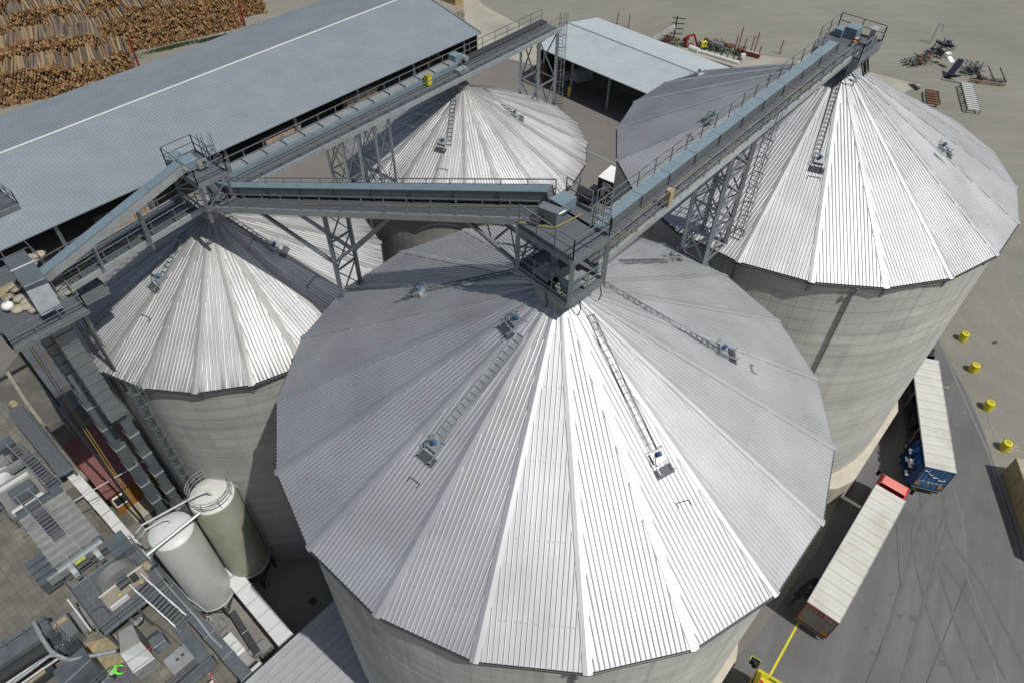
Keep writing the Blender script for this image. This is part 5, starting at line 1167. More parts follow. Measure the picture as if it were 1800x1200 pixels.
for i in range(4): b.beam(p + UP * (1 + i * .9) + V((-.8, 0, 0)), p + UP * (1 + i * .9) + V((1.4, -.4, 0)), .14)
b.build('rack', 'dark_steel', r)
r = thing('red_frame', W(1212, 78, 0), 'dark red angular steel frame in the scrap row', 'frame'); b = MB(); p = W(1205, 84, 0)
for a_, c_ in (((0, 0, 0), (0, 0, 2)), ((0, 0, 2), (1.2, .4, 2.2)), ((1.2, .4, 2.2), (1.9, 0, .6)), ((0, .8, 0), (0, .8, 1.6))): b.beam(p + V(a_), p + V(c_), .28)
b.build('bars', 'red_dark', r); b = MB(); b.box(p + V((.6, .2, .4)), (1, .2, 0), (-.2, 1, 0), UP, 1.4, .8, .3); b.build('plate', 'rust', r)
for k, (x0, y0, h, lab) in enumerate(((1084, 43, 2.2, 'left rusty stake behind the pale shed ridge'), (1104, 49, 2.4, 'second rusty stake behind the pale shed ridge'), (1290, 92, 3.0, 'tall thin rusty stake in the scrap row, left of a pair'), (1296, 90, 4.2, 'tallest thin rusty stake of the scrap row'), (1318, 96, 3.2, 'thin rusty stake before the end of the scrap row'), (1324, 97, 4.0, 'tall rusty stake near the roof edge of the right silo'), (1308, 84, 1.6, 'short dark stake between taller ones'), (1333, 99, 1.8, 'short dark stake close to the right silo roof'), (1370, 95, 2.4, 'lone rusty stake just above the right silo roof'))):
    b = MB(); p = W(x0, y0, 0); b.beam(p, p + V((.1, 0, h)), .14); b.beam(p, p + V((.3, .1, .1)), .16); tag(b.build('stake', 'rust'), lab, 'stake')
r = thing('steel_bars', W(1318, 105, 0), 'red and white steel bars stacked low at the end of the scrap row', 'bars'); b = MB(); b.beam(W(1302, 90, .5), W(1336, 99, .5), .5, .5); b.build('red_bars', 'red_dark', r); b = MB(); b.beam(W(1306, 88, .9), W(1334, 95, .9), .2, .1); b.box(W(1306, 98, .8), (1, .3, 0), (-.3, 1, 0), UP, .8, .5, .6); b.build('white_bar', 'white_dirty', r)

# ---------------------------------------------------------------- elevator tower left of the left silo
t = thing('elevator_tower', V((-27.2, 28.8, 0)), 'tall grey elevator tower with two vertical box shafts beside the left silo', 'elevator tower')
def vbox(b, c, z0, z1, sx, sy): return b.box(V((c[0], c[1], (z0 + z1) / 2)), E1, M1, UP, sx, sy, z1 - z0)
for c, sx, sy, z1 in (((-28.1, 28.9), .62, 1.15, 20.5), ((-25.95, 28.35), .62, .95, 19.2)):
    b = MB(); vbox(b, c, 0, z1, sx, sy); s = b.build('shaft', 'painted_slate', t); z = 2.2
    while z < z1: b = MB(); vbox(b, c, z - .04, z + .04, sx + .12, sy + .12); z += 2.4; b.build('flange', 'galvanised_light', s)
for c, z0, z1, sx, sy in (((-28.1, 29.2), 20.5, 28.3, .8, 1.6), ((-26.0, 28.0), 19.2, 28.3, 1.0, 1.5)):
    b = MB(); vbox(b, c, z0, z1, sx, sy); s = b.build('shaft_casing', 'galvanised_steel', t); z = z0 + .3
    while z < z1: b = MB(); vbox(b, c, z - .03, z + .03, sx + .08, sy + .08); z += .85; b.build('casing_rib', 'painted_slate', s)
for s_, t__ in ((-13.2, -2.6), (-9.9, -2.6), (-9.9, 2.4)):
    b = MB(); b.beam(FR(s_, t__, 0), FR(s_, t__, 28.7), .14); b.build('corner_post', 'dark_steel', t)
for c, wd_ in (((-28.5, 29.9), 1.9), ((-26.6, 29.6), 1.5)):
    b = MB(); vbox(b, c, 6, 28.2, .25, wd_); b.build('side_cladding', 'galvanised_steel', t)
pl = W(168, 600, 24); cage_ladder(V((pl.x, pl.y, 0)), V((pl.x, pl.y, 28.8)), E1 * -.2 + M1, t, cage=2.4)
b = MB(); b.fbox(-13.6, -9.6, -3.6, 3.2, 28.7, 28.76); b.build('top_deck', 'grating_steel', t)
b = MB()
for (a_, c_), (d_, e_) in (((-13.6, -3.6), (-9.6, -3.6)), ((-9.6, -3.6), (-9.6, 3.2)), ((-9.6, 3.2), (-13.6, 3.2)), ((-13.6, 3.2), (-13.6, -3.6))): b.beam(FR(a_, c_, 28.6), FR(d_, e_, 28.6), .12, .3)
b.build('deck_frame', 'galvanised_steel', t)
railing([FR(-9.6, -1.2, 28.76), FR(-9.6, -3.6, 28.76), FR(-13.6, -3.6, 28.76), FR(-13.6, 3.2, 28.76), FR(-9.6, 3.2, 28.76), FR(-9.6, 1.5, 28.76)], t)
q5 = [W(138, 492, 27.9), W(164, 484, 27.9), W(189, 506, 27.9), W(118, 541, 27.9)]
b = MB(); b.prism([(p.x, p.y) for p in q5], 27.84, 27.9); b.build('side_deck', 'galvanised_steel', t); b = MB(); b.beam(q5[2] - UP * .2, q5[3] - UP * .2, .12, .5); b.beam(q5[2] - UP * .1, q5[1] - UP * .1, .1, .2); b.build('side_deck_beam', 'galvanised_steel', t)
e = thing('hood_unit', FR(-11.5, -1, 28.8), 'large blue-grey elevator head hood sloping across the tower top', 'elevator head')
b = MB(); a_, c_ = W(28, 455, 31.0), W(66, 505, 30.6); b.beam(a_, c_, 1.15, .7); b.build('hood', 'painted_slate', e, bevel=.06)
b = MB(); c2 = W(92, 548, 29.4); b.beam(c_, c2, 1.1, .5); b.build('hood_slope', 'galvanised_steel', e); b = MB(); m_ = a_.lerp(c_, .45); d = (c_ - a_).normalized(); s2 = V((d.y, -d.x, 0)).normalized(); b.beam(m_ + s2 * .6 + UP * .37, m_ - s2 * .6 + UP * .37, .06, .04); b.build('hood_seam', 'white_metal', e)
def sacks(label, spots, m, seed, z, nm='sack_pile'):
    rr_ = random.Random(seed); r = thing(nm, W(*spots[0], z), label, 'sacks'); b = MB()
    for x, y in spots:
        p = W(x, y, z); k = 14; ring = []
        b.lathe(p, [(.02, -.02), (.30 * rr_.uniform(.8, 1.2), 0), (.36, .09), (.26, .17), (.02, .2)], 9)
    b.build('sacks', m, r, smooth=True); 
    for x, y in spots[::2]: b = MB(); p = W(x, y, z + .3); b.box(p, (rr_.random(), 1, 0), (1, -rr_.random(), 0), UP, .35, .12, .08); b.build('tie', 'plank_pale', r)
sacks('beige empty sacks lying near the railing on the tower top', [(35, 527), (45, 531), (58, 526), (70, 534), (80, 528), (48, 540), (62, 545), (32, 545)], 'plank_pale', 1, 28.8)
sacks('beige sacks on the tower side nearest the left silo roof', [(104, 505), (114, 508), (122, 514), (108, 517), (98, 512)], 'plank_pale', 2, 28.8)
sacks('tan torn sacks beside the inclined conveyor foot', [(52, 455), (59, 460), (64, 452), (70, 449), (56, 466)], 'plank_pale', 3, 29.4)
sacks('brown sacks at the left picture edge on the tower top', [(20, 505), (8, 512), (30, 510), (2, 520), (15, 525)], 'silage', 4, 28.8)
t = thing('white_bag', W(17, 545, 28.8), 'rounded white bag hanging over the lower left tower corner', 'bag'); b = MB(); p = W(17, 543, 28.9); b.lathe(p, [(.02, 0), (.28, .08), (.32, .28), (.2, .42), (.02, .45)], 14); b.build('bag', 'plastic_white', t, smooth=True); b = MB(); b.tube(p + UP * .43, p + UP * .55, .05, 6); b.build('tie', 'plank_pale', t)
b = MB(); rr = random.Random(6); cc = W(88, 492, 28.85)
for k in range(5):
    c_ = cc + V((rr.uniform(-.7, .7), rr.uniform(-.5, .5), .05 * k)); r_ = rr.uniform(.3, .5); ps = [c_ + V((r_ * cos(a), r_ * .8 * sin(a), .04 * sin(3 * a))) for a in [i * pi / 7 for i in range(15)]]; b.path(ps, .03, 5)
b.path([cc, W(100, 488, 28.9), W(112, 480, 29.0), W(120, 468, 29.2)], .035, 5); b.path([W(80, 505, 28.9), W(66, 518, 28.9), W(40, 535, 28.9), W(10, 540, 28.9)], .04, 5)
tag(b.build('hose', 'yellow_hose'), 'tangled yellow hose lying on the tower top deck', 'hose')
t = thing('motor', W(28, 515, 28.8), 'small red motor beside the elevator hood', 'motor'); b = MB(); b.tube(W(36, 493, 29.0), W(42, 490, 29.0), .22, 12); b.build('motor_body', 'red_dark', t); b = MB(); b.box(W(39, 492, 28.85), E1, M1, UP, .6, .4, .1); b.build('foot', 'dark_steel', t)
# small platform at the left edge above the shed roof
t = thing('edge_platform', W(0, 360, 27), 'corner of a railed steel platform entering at the left edge over the shed roof', 'platform')
q4 = [W(-40, 325, 26), W(3, 338, 26), W(33, 360, 26), W(-40, 392, 26)]
b = MB(); b.prism([(p.x, p.y) for p in q4], 25.9, 26.0); b.build('deck', 'grating_steel', t); railing([q4[0], q4[1], q4[2], q4[3]], t)
b = MB(); b.beam(q4[2] - UP * .15, q4[3] - UP * .15, .12, .4); b.build('edge_beam', 'galvanised_steel', t)
o_ = q4[3] - q4[2]; o_.z = 0; o_.normalize(); b = MB(); b.beam(q4[1].lerp(q4[2], .3) - UP * .3, q4[1].lerp(q4[2], .3) + o_ * 22 - UP * .3, .3, .5); b.build('carrier_beam', 'galvanised_steel', t)
b = MB(); p = q4[1].lerp(q4[2], .3) + o_ * 21; b.beam(V((p.x, p.y, 0)), V((p.x, p.y, 25.6)), .4); b.build('post', 'galvanised_steel', t)
# yellow service pipes and lean-to roof below the tower
b = MB(); a_, c_ = W(8, 545, 22), W(244, 900, 2.5); n_ = (c_ - a_)
for o in (0, .18): b.path([a_ + E1 * o, a_.lerp(c_, .5) + E1 * o, c_ + E1 * o], .03, 6)
tag(b.build('service_pipe', 'yellow_hose'), 'pair of thin yellow pipes running down beside the tower', 'pipe')
t = thing('lean_to_roof', W(80, 640, 5), 'violet grey sheet roof strips with rusty seams at the tower foot', 'roof')
A = [W(24, 588, 7), W(62, 575, 7), W(150, 700, 7), W(112, 738, 7)]; b = MB(); b.face(*A); b.face(*[p - UP * .2 for p in A])
for i in range(4): j = (i + 1) % 4; b.face(A[i], A[j], A[j] - UP * .2, A[i] - UP * .2)
b.build('sheets', 'painted_slate', t); b = MB()
for f in (.33, .66): b.beam(A[0].lerp(A[1], f) + UP * .04, A[3].lerp(A[2], f) + UP * .04, .09, .05)
b.beam(A[0].lerp(A[3], .4) + UP * .05, A[1].lerp(A[2], .4) + UP * .05, .14, .06); b.build('seams', 'rust', t)
b = MB()
for p in A: b.beam(V((p.x, p.y, 0)), p - UP * .1, .15)
b.build('posts', 'galvanised_steel', t)
# second caged ladder up the left silo wall
pl = W(268, 705, 21.5); o_ = V((pl.x - CO.x, pl.y - CO.y, 0)).normalized(); pw_ = CO + o_ * 10.75
t = thing('wall_ladder', V((pw_.x, pw_.y, 0)), 'long caged ladder with cable tray up the left silo wall', 'ladder')
cage_ladder(V((pw_.x, pw_.y, 0)), V((pw_.x, pw_.y, 22.6)), o_, t, cage=2.4); sdv = UP.cross(o_)
b = MB(); b.beam(V((pw_.x, pw_.y, 0)) - sdv * .8, V((pw_.x, pw_.y, 22.4)) - sdv * .8, .8, .12, up=o_); b.build('cable_tray', 'painted_slate', t)
t = thing('winch_frame', W(255, 742, 16), 'small steel landing with grey panel between tower and left silo wall', 'landing'); c_ = FR(-8.9, 3.2, 15.5)
b = MB(); b.fbox(-10, -8.4, 2.6, 3.9, 15.4, 15.46); b.build('deck', 'grating_steel', t); railing([FR(-10, 2.6, 15.46), FR(-8.4, 2.6, 15.46), FR(-8.4, 3.9, 15.46), FR(-10, 3.9, 15.46), FR(-10, 2.6, 15.46)], t); b = MB(); b.fbox(-9.6, -9.0, 3.0, 3.6, 15.5, 16.2); b.build('panel', 'galvanised_light', t)
# house with the dark red ribbed roof
t = thing('small_house', FR(-11.3, -10, 0), 'small house with a dark red ribbed roof, orange board wall and white window', 'house')
s0, s1, t0, t1, zh = -14.3, -7.6, -13.9, -6.6, 3.5
b = MB(); b.fbox(s0 + .15, s1 - .15, t0 + .15, t1 - .15, 0, zh - .05); wl = b.build('wall', 'osb', t)
b = MB(); z0, z1 = zh + .55, zh
def rz(t_): return z0 + (z1 - z0) * (t_ - t0) / (t1 - t0)
b.hexa([FR(s0, t0, rz(t0) - .1), FR(s0, t1 + .25, rz(t1) - .1), FR(s1, t1 + .25, rz(t1) - .1), FR(s1, t0, rz(t0) - .1), FR(s0, t0, rz(t0)), FR(s0, t1 + .25, rz(t1)), FR(s1, t1 + .25, rz(t1)), FR(s1, t0, rz(t0))])
k = t0 + .1
while k < t1 + .2:
    b.beam(FR(s0, k, rz(k) + .03), FR(s1, k, rz(k) + .03), .09, .07); k += .27
b.build('roof', 'red_roof', t)
wp = W(206, 872, 2.2); ws = (wp - CO).dot(E1)
b = MB(); b.fbox(ws - .45, ws + .45, t1 - .15, t1 - .08, 1.4, 2.5); w_ = b.build('window', 'glass_dark', wl); b = MB()
for f in ((ws - .55, ws - .45, 1.3, 2.6), (ws + .45, ws + .55, 1.3, 2.6), (ws - .55, ws + .55, 1.3, 1.4), (ws - .55, ws + .55, 2.5, 2.6)): b.fbox(f[0], f[1], t1 - .15, t1 - .03, f[2], f[3])
b.build('window_frame', 'plastic_white', w_)
t = thing('board_platform', W(252, 888, .3), 'pale plank pallet lying in front of the orange board wall', 'boards'); b = MB(); c_ = W(252, 890, .3)
for i in range(8): b.box(c_ + E1 * (i * .3 - 1.0), M1, E1, UP, 2.0, .27, .06)
b.build('planks', 'plank_pale', t); b = MB(); b.box(c_ - UP * .15, E1, M1, UP, 2.3, 1.7, .2); b.build('bearers', 'crate_wood', t)
b = MB(); a_, c_ = W(8, 960, 6), W(292, 786, 9); b.tube(W(130, 880, 5.4), W(313, 775, 9.0), .045, 8); tag(b.build('thin_pipe', 'white_metal'), 'thin white pipe crossing above the red roof', 'pipe')

# ---------------------------------------------------------------- two upright tanks
def tank(label, c, r, z0, z1, m, m2, cage_dir, rail_):
    c = V((c[0], c[1], 0)); t = thing('upright_tank', c, label, 'tank')
    b = MB(); b.lathe(c, [(r, z0), (r, z1 - .35), (r * .96, z1 - .15)], 48); b.build('shell', m, t, smooth=True)
    b = MB(); b.lathe(c, [(r * .97, z1 - .2), (r * .9, z1 - .05), (r * .5, z1 + .12), (.01, z1 + .18)], 48); b.build('dome', m2, t, smooth=True)
    b = MB(); b.lathe(c, [(r, z0), (r * .35, z0 - 1.3), (.2, z0 - 1.7)], 32); b.build('cone', 'olive_steel', t, smooth=True)
    b = MB(); b.lathe(c, [(r + .02, z0 - .08), (r + .09, z0 - .04), (r + .09, z0 + .08), (r + .02, z0 + .1)], 48); b.build('base_ring', 'galvanised_light', t)
    for k in range(5):
        a = k * 2 * pi / 5 + .4; p = c + V((cos(a) * r, sin(a) * r, z0)); b = MB(); b.beam(p, V((p.x, p.y, 0)), .14); b.build('leg', 'rust' if k % 2 else 'dark_steel', t)
    b = MB()
    for k in range(5):
        a = k * 2 * pi / 5 + .4; a2 = a + 2 * pi / 5; p = c + V((cos(a) * r, sin(a) * r, 0)); q = c + V((cos(a2) * r, sin(a2) * r, 0)); b.beam(p + UP * .3, q + UP * (z0 - .3), .07); b.beam(p + UP * (z0 * .5), q + UP * (z0 * .5), .06)
    b.build('bracing', 'dark_steel', t)
    if rail_:
        b = MB(); n = 40
        for h in (.35, .75, 1.1):
            for i in range(n):
                a, a2 = 2 * pi * i / n, 2 * pi * (i + 1) / n
                if 22 <= i < 27: continue
                b.beam(c + V((cos(a) * r * .9, sin(a) * r * .9, z1 + h - .05)), c + V((cos(a2) * r * .9, sin(a2) * r * .9, z1 + h - .05)), .04)
        for i in range(0, n, 5): a = 2 * pi * i / n; b.beam(c + V((cos(a) * r * .9, sin(a) * r * .9, z1 - .1)), c + V((cos(a) * r * .9, sin(a) * r * .9, z1 + 1.05)), .04)
        b.build('guard_rail', 'galvanised_light', t)
    d = V(cage_dir).normalized(); cage_ladder(c + d * (r + .15), c + d * (r + .15) + UP * (z1 + .1), d, t, cage=2.4, m='galvanised_light' if rail_ else 'galvanised_steel')
    return t
mat('tank_olive', (.34, .34, .29), .5, .1, .1, .8, stain=.16, scol=(.19, .20, .09), samt=.9)
mat('tank_white', (.50, .50, .48), .45, .1, .08, .8, stain=.4, scol=(.36, .35, .31), samt=.6)
tw = tank('upright grey tank with a bright white dome in the left foreground', (-23.2, 23.5), 1.56, 2.0, 12.0, 'tank_white', 'white_metal', (.3, 1, 0), False)
to = tank('taller olive stained tank with a round guard rail on its grey dome', (-20.95, 25.95), 1.62, 2.6, 12.6, 'tank_olive', 'white_dirty', (.1, 1, 0), True)
b = MB()
a_ = V((-20.95, 25.95, 13.2)); s0_ = W(243, 935, 12.4)
b.path([W(238, 945, 6), W(240, 935, 11.6), W(250, 922, 12.4), W(345, 870, 13.5), W(362, 863, 13.6), W(372, 868, 13.0)], .07, 8)
tag(b.build('filling_pipe', 'white_metal'), 'long white filling pipe curving to the olive tank dome', 'pipe')
b = MB(); b.path([W(246, 950, 6), W(248, 942, 11.3), W(256, 930, 12.2), W(285, 914, 12.6), W(296, 912, 12.7), W(299, 918, 12.2)], .07, 8)
tag(b.build('filling_pipe', 'white_metal'), 'shorter white filling pipe curving to the white tank dome', 'pipe')
b = MB(); b.tube(W(258, 975, 12.6), W(352, 900, 12.9), .11, 10); b.beam(W(352, 900, 12.9), W(356, 893, 12.4), .12); tag(b.build('cross_pipe', 'galvanised_light'), 'thick grey straight pipe crossing over the white dome', 'pipe')
b = MB(); p = W(404, 858, 12.3); b.path([p, W(411, 850, 12.5), W(418, 856, 12.2), V((W(418, 856, 12.2).x, W(418, 856, 12.2).y, 2))], .06, 8); tag(b.build('riser_pipe', 'galvanised_light'), 'grey riser pipe down the right side of the olive tank', 'pipe')
# ---------------------------------------------------------------- ducts
def duct(label, pts, w_, h_, m, seam=1.6, lab2='duct', name='duct'):
    t = thing(name, V((pts[0].x, pts[0].y, 0)), label, lab2); b = MB(); sm = []
    for a_, c_ in zip(pts, pts[1:]):
        b.beam(a_, c_, w_, h_); n = max(1, int((c_ - a_).length / seam))
        for i in range(n + 1): p = a_.lerp(c_, i / n); d = (c_ - a_).normalized(); sm.append((p - d * .03, p + d * .03))
    b.build('casing', m, t)
    for p, q in sm: f_ = MB(); f_.beam(p, q, w_ + .06, h_ + .05); f_.build('flange', 'galvanised_light', t)
    b = MB()
    for p in pts: b.beam(V((p.x, p.y, 0)), p - UP * h_ / 2, .12)
    b.build('supports', 'dark_steel', t); return t
duct('long white duct running diagonally past the two tanks', [W(75, 775, 2.6), W(190, 905, 2.6), W(262, 990, 2.6)], .85, .8, 'white_dirty')
duct('grey covered channel continuing the white duct to the bottom edge', [W(262, 992, 2.5), W(340, 1082, 2.5), W(470, 1230, 2.5)], .9, .7, 'painted_slate', 2.2)
duct('white sheet duct between the tanks and the front silo', [W(378, 978, 2.4), W(412, 1016, 2.4), W(505, 1128, 2.4)], 1.25, .9, 'white_metal', 1.3)
duct('narrow dark channel beside the white tank legs', [W(408, 1075, 1.2), W(455, 1150, 1.2)], .5, .4, 'dark_steel', 2)
duct('thin pale duct at the paved yard upper edge', [W(14, 655, 2.0), W(52, 715, 2.0), W(110, 790, 2.0), W(152, 842, 2.0)], .3, .3, 'plank_grey', 3)
b = MB(); b.path([W(262, 985, 3.6), W(300, 1035, 3.6), W(345, 1085, 3.4), W(372, 1120, 3.0), W(420, 1165, 2.4)], .1, 8); b.path([W(250, 960, 3.6), W(290, 1005, 3.6), W(330, 1050, 3.6), W(365, 1075, 3.0)], .07, 8)
tag(b.build('pipe_run', 'galvanised_light'), 'pair of pale pipes lying along the duct below the tanks', 'pipe')
t = thing('low_roof', W(560, 1150, 0), 'low grey standing seam roof against the foot of the front silo', 'roof')
sA, tA = (W(468, 1182, 4) - CO).dot(E1), (W(468, 1182, 4) - CO).dot(M1)
b = MB(); b.fbox(sA - 3, -5.2, tA - .6, tA + 16, 3.8, 3.95)
b.build('sheets', 'sheet_grey', t); k = tA - .6; b = MB()
while k < tA + 16: b.fbox(sA - 3, -5.2, k, k + .05, 3.95, 4.01); k += .62
b.build('seams', 'galvanised_light', t); b = MB(); b.fbox(sA - 2.7, -5.6, tA - .3, tA + 15.5, 0, 3.8); b.build('wall', 'silo_collar', t)
t = thing('drain_cover', W(550, 1056, 0), 'small dark square drain cover in the shaded concrete', 'drain'); b = MB(); b.box(W(550, 1056, .02), E1, M1, UP, .6, .6, .03); b.build('frame', 'dark_steel', t); b = MB()
for i in range(4): b.box(W(550, 1056, .04) + E1 * (i * .12 - .18), M1, E1, UP, .5, .05, .02)
b.build('bars', 'black_rubber', t)
for q, lab, sz in (((402, 1138), 'large white sheet metal box beside the grey channel', (2.6, 2.0)), ((455, 1190), 'white sheet metal box at the bottom edge next to the low roof', (2.4, 2.0))):
    t = thing('white_housing', W(*q, 0), lab, 'machine housing'); c_ = W(*q, 2.4); b = MB(); b.box(c_ - UP * 1.2, E1, M1, UP, sz[0] * .62, sz[1], 2.4); b.build('housing', 'white_metal', t, bevel=.12)
    b = MB(); b.box(c_ + UP * .04, E1, M1, UP, sz[0] * .5, .06, .06); b.box(c_ + UP * .04 + M1 * .7, E1, M1, UP, sz[0] * .6, .05, .05); b.build('seams', 'galvanised_light', t)
t = thing('pump_unit', W(462, 1140, 0), 'small dark pump assembly near the lower end of the white duct', 'pump'); b = MB(); b.box(W(450, 1140, .6), E1, M1, UP, 1.6, .4, .5); b.box(W(466, 1138, .5), E1, M1, UP, .8, .9, .8); b.build('base', 'tank_grey', t); b = MB(); b.tube(W(468, 1150, .5), W(482, 1165, .5), .2, 10); b.build('pump_motor', 'dark_steel', t)

# ---------------------------------------------------------------- dryer and screening plant on the paved yard
def steel_stair(label, a_, c_, wd_=.95, n=None, parent=None):
    t = parent or thing('steel_stair', V((a_.x, a_.y, 0)), label, 'stair'); d = c_ - a_; h = V((d.x, d.y, 0)).normalized(); s_ = V((h.y, -h.x, 0)); n = n or max(4, int(d.length / .3))
    b = MB()
    for i in range(n): p = a_ + d * ((i + .5) / n); b.box(p, s_, h, UP, wd_, .26, .04)
    b.build('treads', 'grating_steel', t)
    for q in (-1, 1):
        b = MB(); b.beam(a_ + s_ * wd_ / 2 * q, c_ + s_ * wd_ / 2 * q, .05, .22); b.build('stringer', 'galvanised_steel', t)
        b = MB(); o = s_ * wd_ / 2 * q + UP
        b.beam(a_ + o, c_ + o, .045); b.beam(a_ + o - UP * .45, c_ + o - UP * .45, .035)
        for i in range(5): p = a_ + d * (i / 4) + o; b.beam(p, p - UP, .04)
        b.build('handrail', 'galvanised_steel', t)
    return t
def fr_of(x, y, z): v = W(x, y, z) - CO; return v.dot(E1), v.dot(M1)
# ribbed cooler with the stair over it
t = thing('cooler_housing', FR(-18.1, -6.8, 0), 'large grey housing with broad ribbed roof panels under the stair', 'machine housing')
b = MB(); b.fbox(-20.0, -16.3, -10.0, -4.0, .5, 3.0); b.build('housing', 'galvanised_steel', t)
b = MB(); k = -10.0
while k < -4.05: b.fbox(-20.05, -16.25, k, k + .78, 3.0, 3.05); k += .86
b.build('roof_panels', 'tank_grey', t); b = MB(); k = -10.05
while k < -4.0: b.fbox(-20.1, -16.2, k, k + .09, 3.05, 3.2); k += .86
b.build('ribs', 'galvanised_light', t)
b = MB(); 
for i in range(4): b.fbox(-21.6, -20.1, -6.9 + i * .75, -6.3 + i * .75, .6, 2.0)
b.build('louvre_box', 'painted_slate', t); b = MB(); b.fbox(-20.9, -16.4, -4.0, -3.7, 1.6, 2.4); b.build('front_rail', 'galvanised_light', t)
for s_ in (-19.2, -17.2):
    b = MB(); b.fbox(s_ - .2, s_ + .2, -3.7, -2.9, 1.2, 1.7); b.build('outlet', 'galvanised_light', t)
b = MB(); b.fbox(-20.0, -16.3, -10.9, -10.0, 2.4, 3.3); b.build('cross_channel', 'painted_slate', t)
steel_stair('steel stair lying across the ribbed housing roof', FR(-18.6, -10.2, 4.6), FR(-18.4, -3.2, 1.9), 1.05, 22)
b = MB(); b.box(FR(-18.4, -3.6, 2.3), E1, M1, UP, .8, .3, .05); tag(b.build('step_mark', 'mark_yellow'), 'bright yellow-green mark at the stair foot', 'marking')
b = MB(); b.box(W(39, 859, 3.3), E1, M1, UP, 1.0, .5, .03); tag(b.build('step_mark', 'mark_yellow'), 'bright yellow-green mark beside the white hood', 'marking')
# upper left machines
t = frame_platform('screen_platform', 'long railed walkway above the machines at the left edge', -15.9, -14.9 + .2, -20.5, -10.6, 4.4, rails=False)
railing([FR(-14.7, -20.5, 4.4), FR(-14.7, -10.6, 4.4)], t); railing([FR(-15.9, -20.5, 4.4), FR(-15.9, -12.2, 4.4)], t)
for k in (-20, -16.5, -13, -10.8):
    b = MB(); b.beam(FR(-14.8, k, 0), FR(-14.8, k, 4.3), .14); b.build('post', 'galvanised_steel', t)
steel_stair('steel stair at the left edge leading down along the walkway', FR(-17.0, -16.5, 4.4), FR(-16.6, -11.5, 2.6), .95, 16)
t = thing('screen_machine', FR(-18.6, -13.2, 0), 'boxy grey screening machine with a blue-grey hood near the left edge', 'machine')
b = MB(); b.fbox(-20.4, -17.3, -15.5, -11.2, .4, 2.4); b.build('housing', 'tank_grey', t); b = MB(); b.beam(FR(-19.6, -12.7, 3.0), FR(-17.7, -12.7, 3.0), 1.1, 1.0); b.build('hood', 'painted_slate', t, bevel=.12)
b = MB(); b.fbox(-17.2, -15.3, -13.0, -10.7, .4, 2.3); b.build('sand_tray', 'concrete_apron', t); b = MB(); b.fbox(-20.2, -17.6, -11.9, -11.4, 2.4, 2.6); b.fbox(-20.2, -17.6, -14.9, -14.6, 2.4, 2.6); b.build('roof_ribs', 'white_metal', t)
t = thing('round_hopper', FR(-19.5, -14.8, 0), 'dark round hopper beside a white rounded hood at the left edge', 'hopper'); b = MB(); p = W(18, 808, 2.8); b.lathe(V((p.x, p.y, 0)), [(.9, .3), (.9, 2.6), (.75, 2.8), (.01, 2.3)], 24); b.build('shell', 'dark_steel', t, smooth=False); b = MB(); p = W(-24, 828, 3); b.lathe(V((p.x, p.y, 0)), [(1.7, .3), (1.7, 2.7), (1.5, 3.0), (.01, 3.2)], 28); b.build('white_hood', 'white_metal', t, smooth=True)
def pipebox(name, label, cat, boxes):
    t = thing(name, FR(boxes[0][1][0], boxes[0][1][2], 0), label, cat)
    for nm, bx, m in boxes: b = MB(); b.fbox(*bx); b.build(nm, m, t)
    return t
pipebox('side_machine', 'grey machine boxes and channels at the far left edge', 'machine', [('housing', (-22.8, -20.6, -19.5, -14.8, .4, 2.2), 'galvanised_steel'), ('channel', (-20.5, -17.0, -19.8, -18.6, 1.8, 2.8), 'painted_slate'), ('drive_box', (-19.4, -18.2, -17.8, -16.4, .6, 3.1), 'tank_grey'), ('rail', (-20.4, -16.2, -16.1, -15.9, 2.2, 3.2), 'galvanised_light')])
sacks('heap of yellow chips on the walkway near the left edge', [(22, 708), (26, 711)], 'silage', 7, 4.4, 'chip_heap')
sacks('small heap of yellow chips beside the round guard', [(256, 992), (259, 995)], 'silage', 8, 3.4, 'chip_heap')
# central platform with the half round guard
t = frame_platform('machine_platform', 'large railed grating platform around the half round guard', -19.9, -14.7, -1.0, 4.2, 3.4, rails=False)
railing([FR(-14.7, 4.2, 3.4), FR(-19.9, 4.2, 3.4), FR(-19.9, -1.0, 3.4), FR(-14.7, -1.0, 3.4)], t, step=1.3); railing([FR(-14.7, 4.2, 3.4), FR(-14.7, 1.6, 3.4)], t)
b = MB()
for q in range(9): b.beam(FR(-19.9 + q * .62, -1.0, 3.42), FR(-19.9 + q * .62, 4.2, 3.42), .07, .05)
for q in (.8, 2.5): b.beam(FR(-19.9, q, 3.43), FR(-14.7, q, 3.43), .1, .06)
b.build('deck_joists', 'galvanised_steel', t)
for a_, c_ in ((-19.8, -.9), (-19.8, 4.1), (-14.8, -.9), (-14.8, 4.1), (-17.3, 4.1)):
    b = MB(); b.beam(FR(a_, c_, 0), FR(a_, c_, 3.3), .16); b.build('post', 'galvanised_steel', t)
t = thing('chipper_guard', FR(-17.2, 1.6, 3.4), 'half round light grey machine guard with a motor on the platform', 'machine')
b = MB(); c_ = FR(-17.0, 1.2, 3.6); n = 20; r_ = 1.55; P0 = []; P1 = []
for i in range(n + 1):
    a = pi * i / n; q = c_ + E1 * (cos(a) * r_) + UP * (sin(a) * r_ * 1.05); P0.append(q - M1 * .5); P1.append(q + M1 * .45)
for i in range(n): b.face(P0[i], P0[i + 1], P1[i + 1], P1[i])
b.face(*P0); b.face(*reversed(P1)); b.build('guard', 'tank_grey', t)
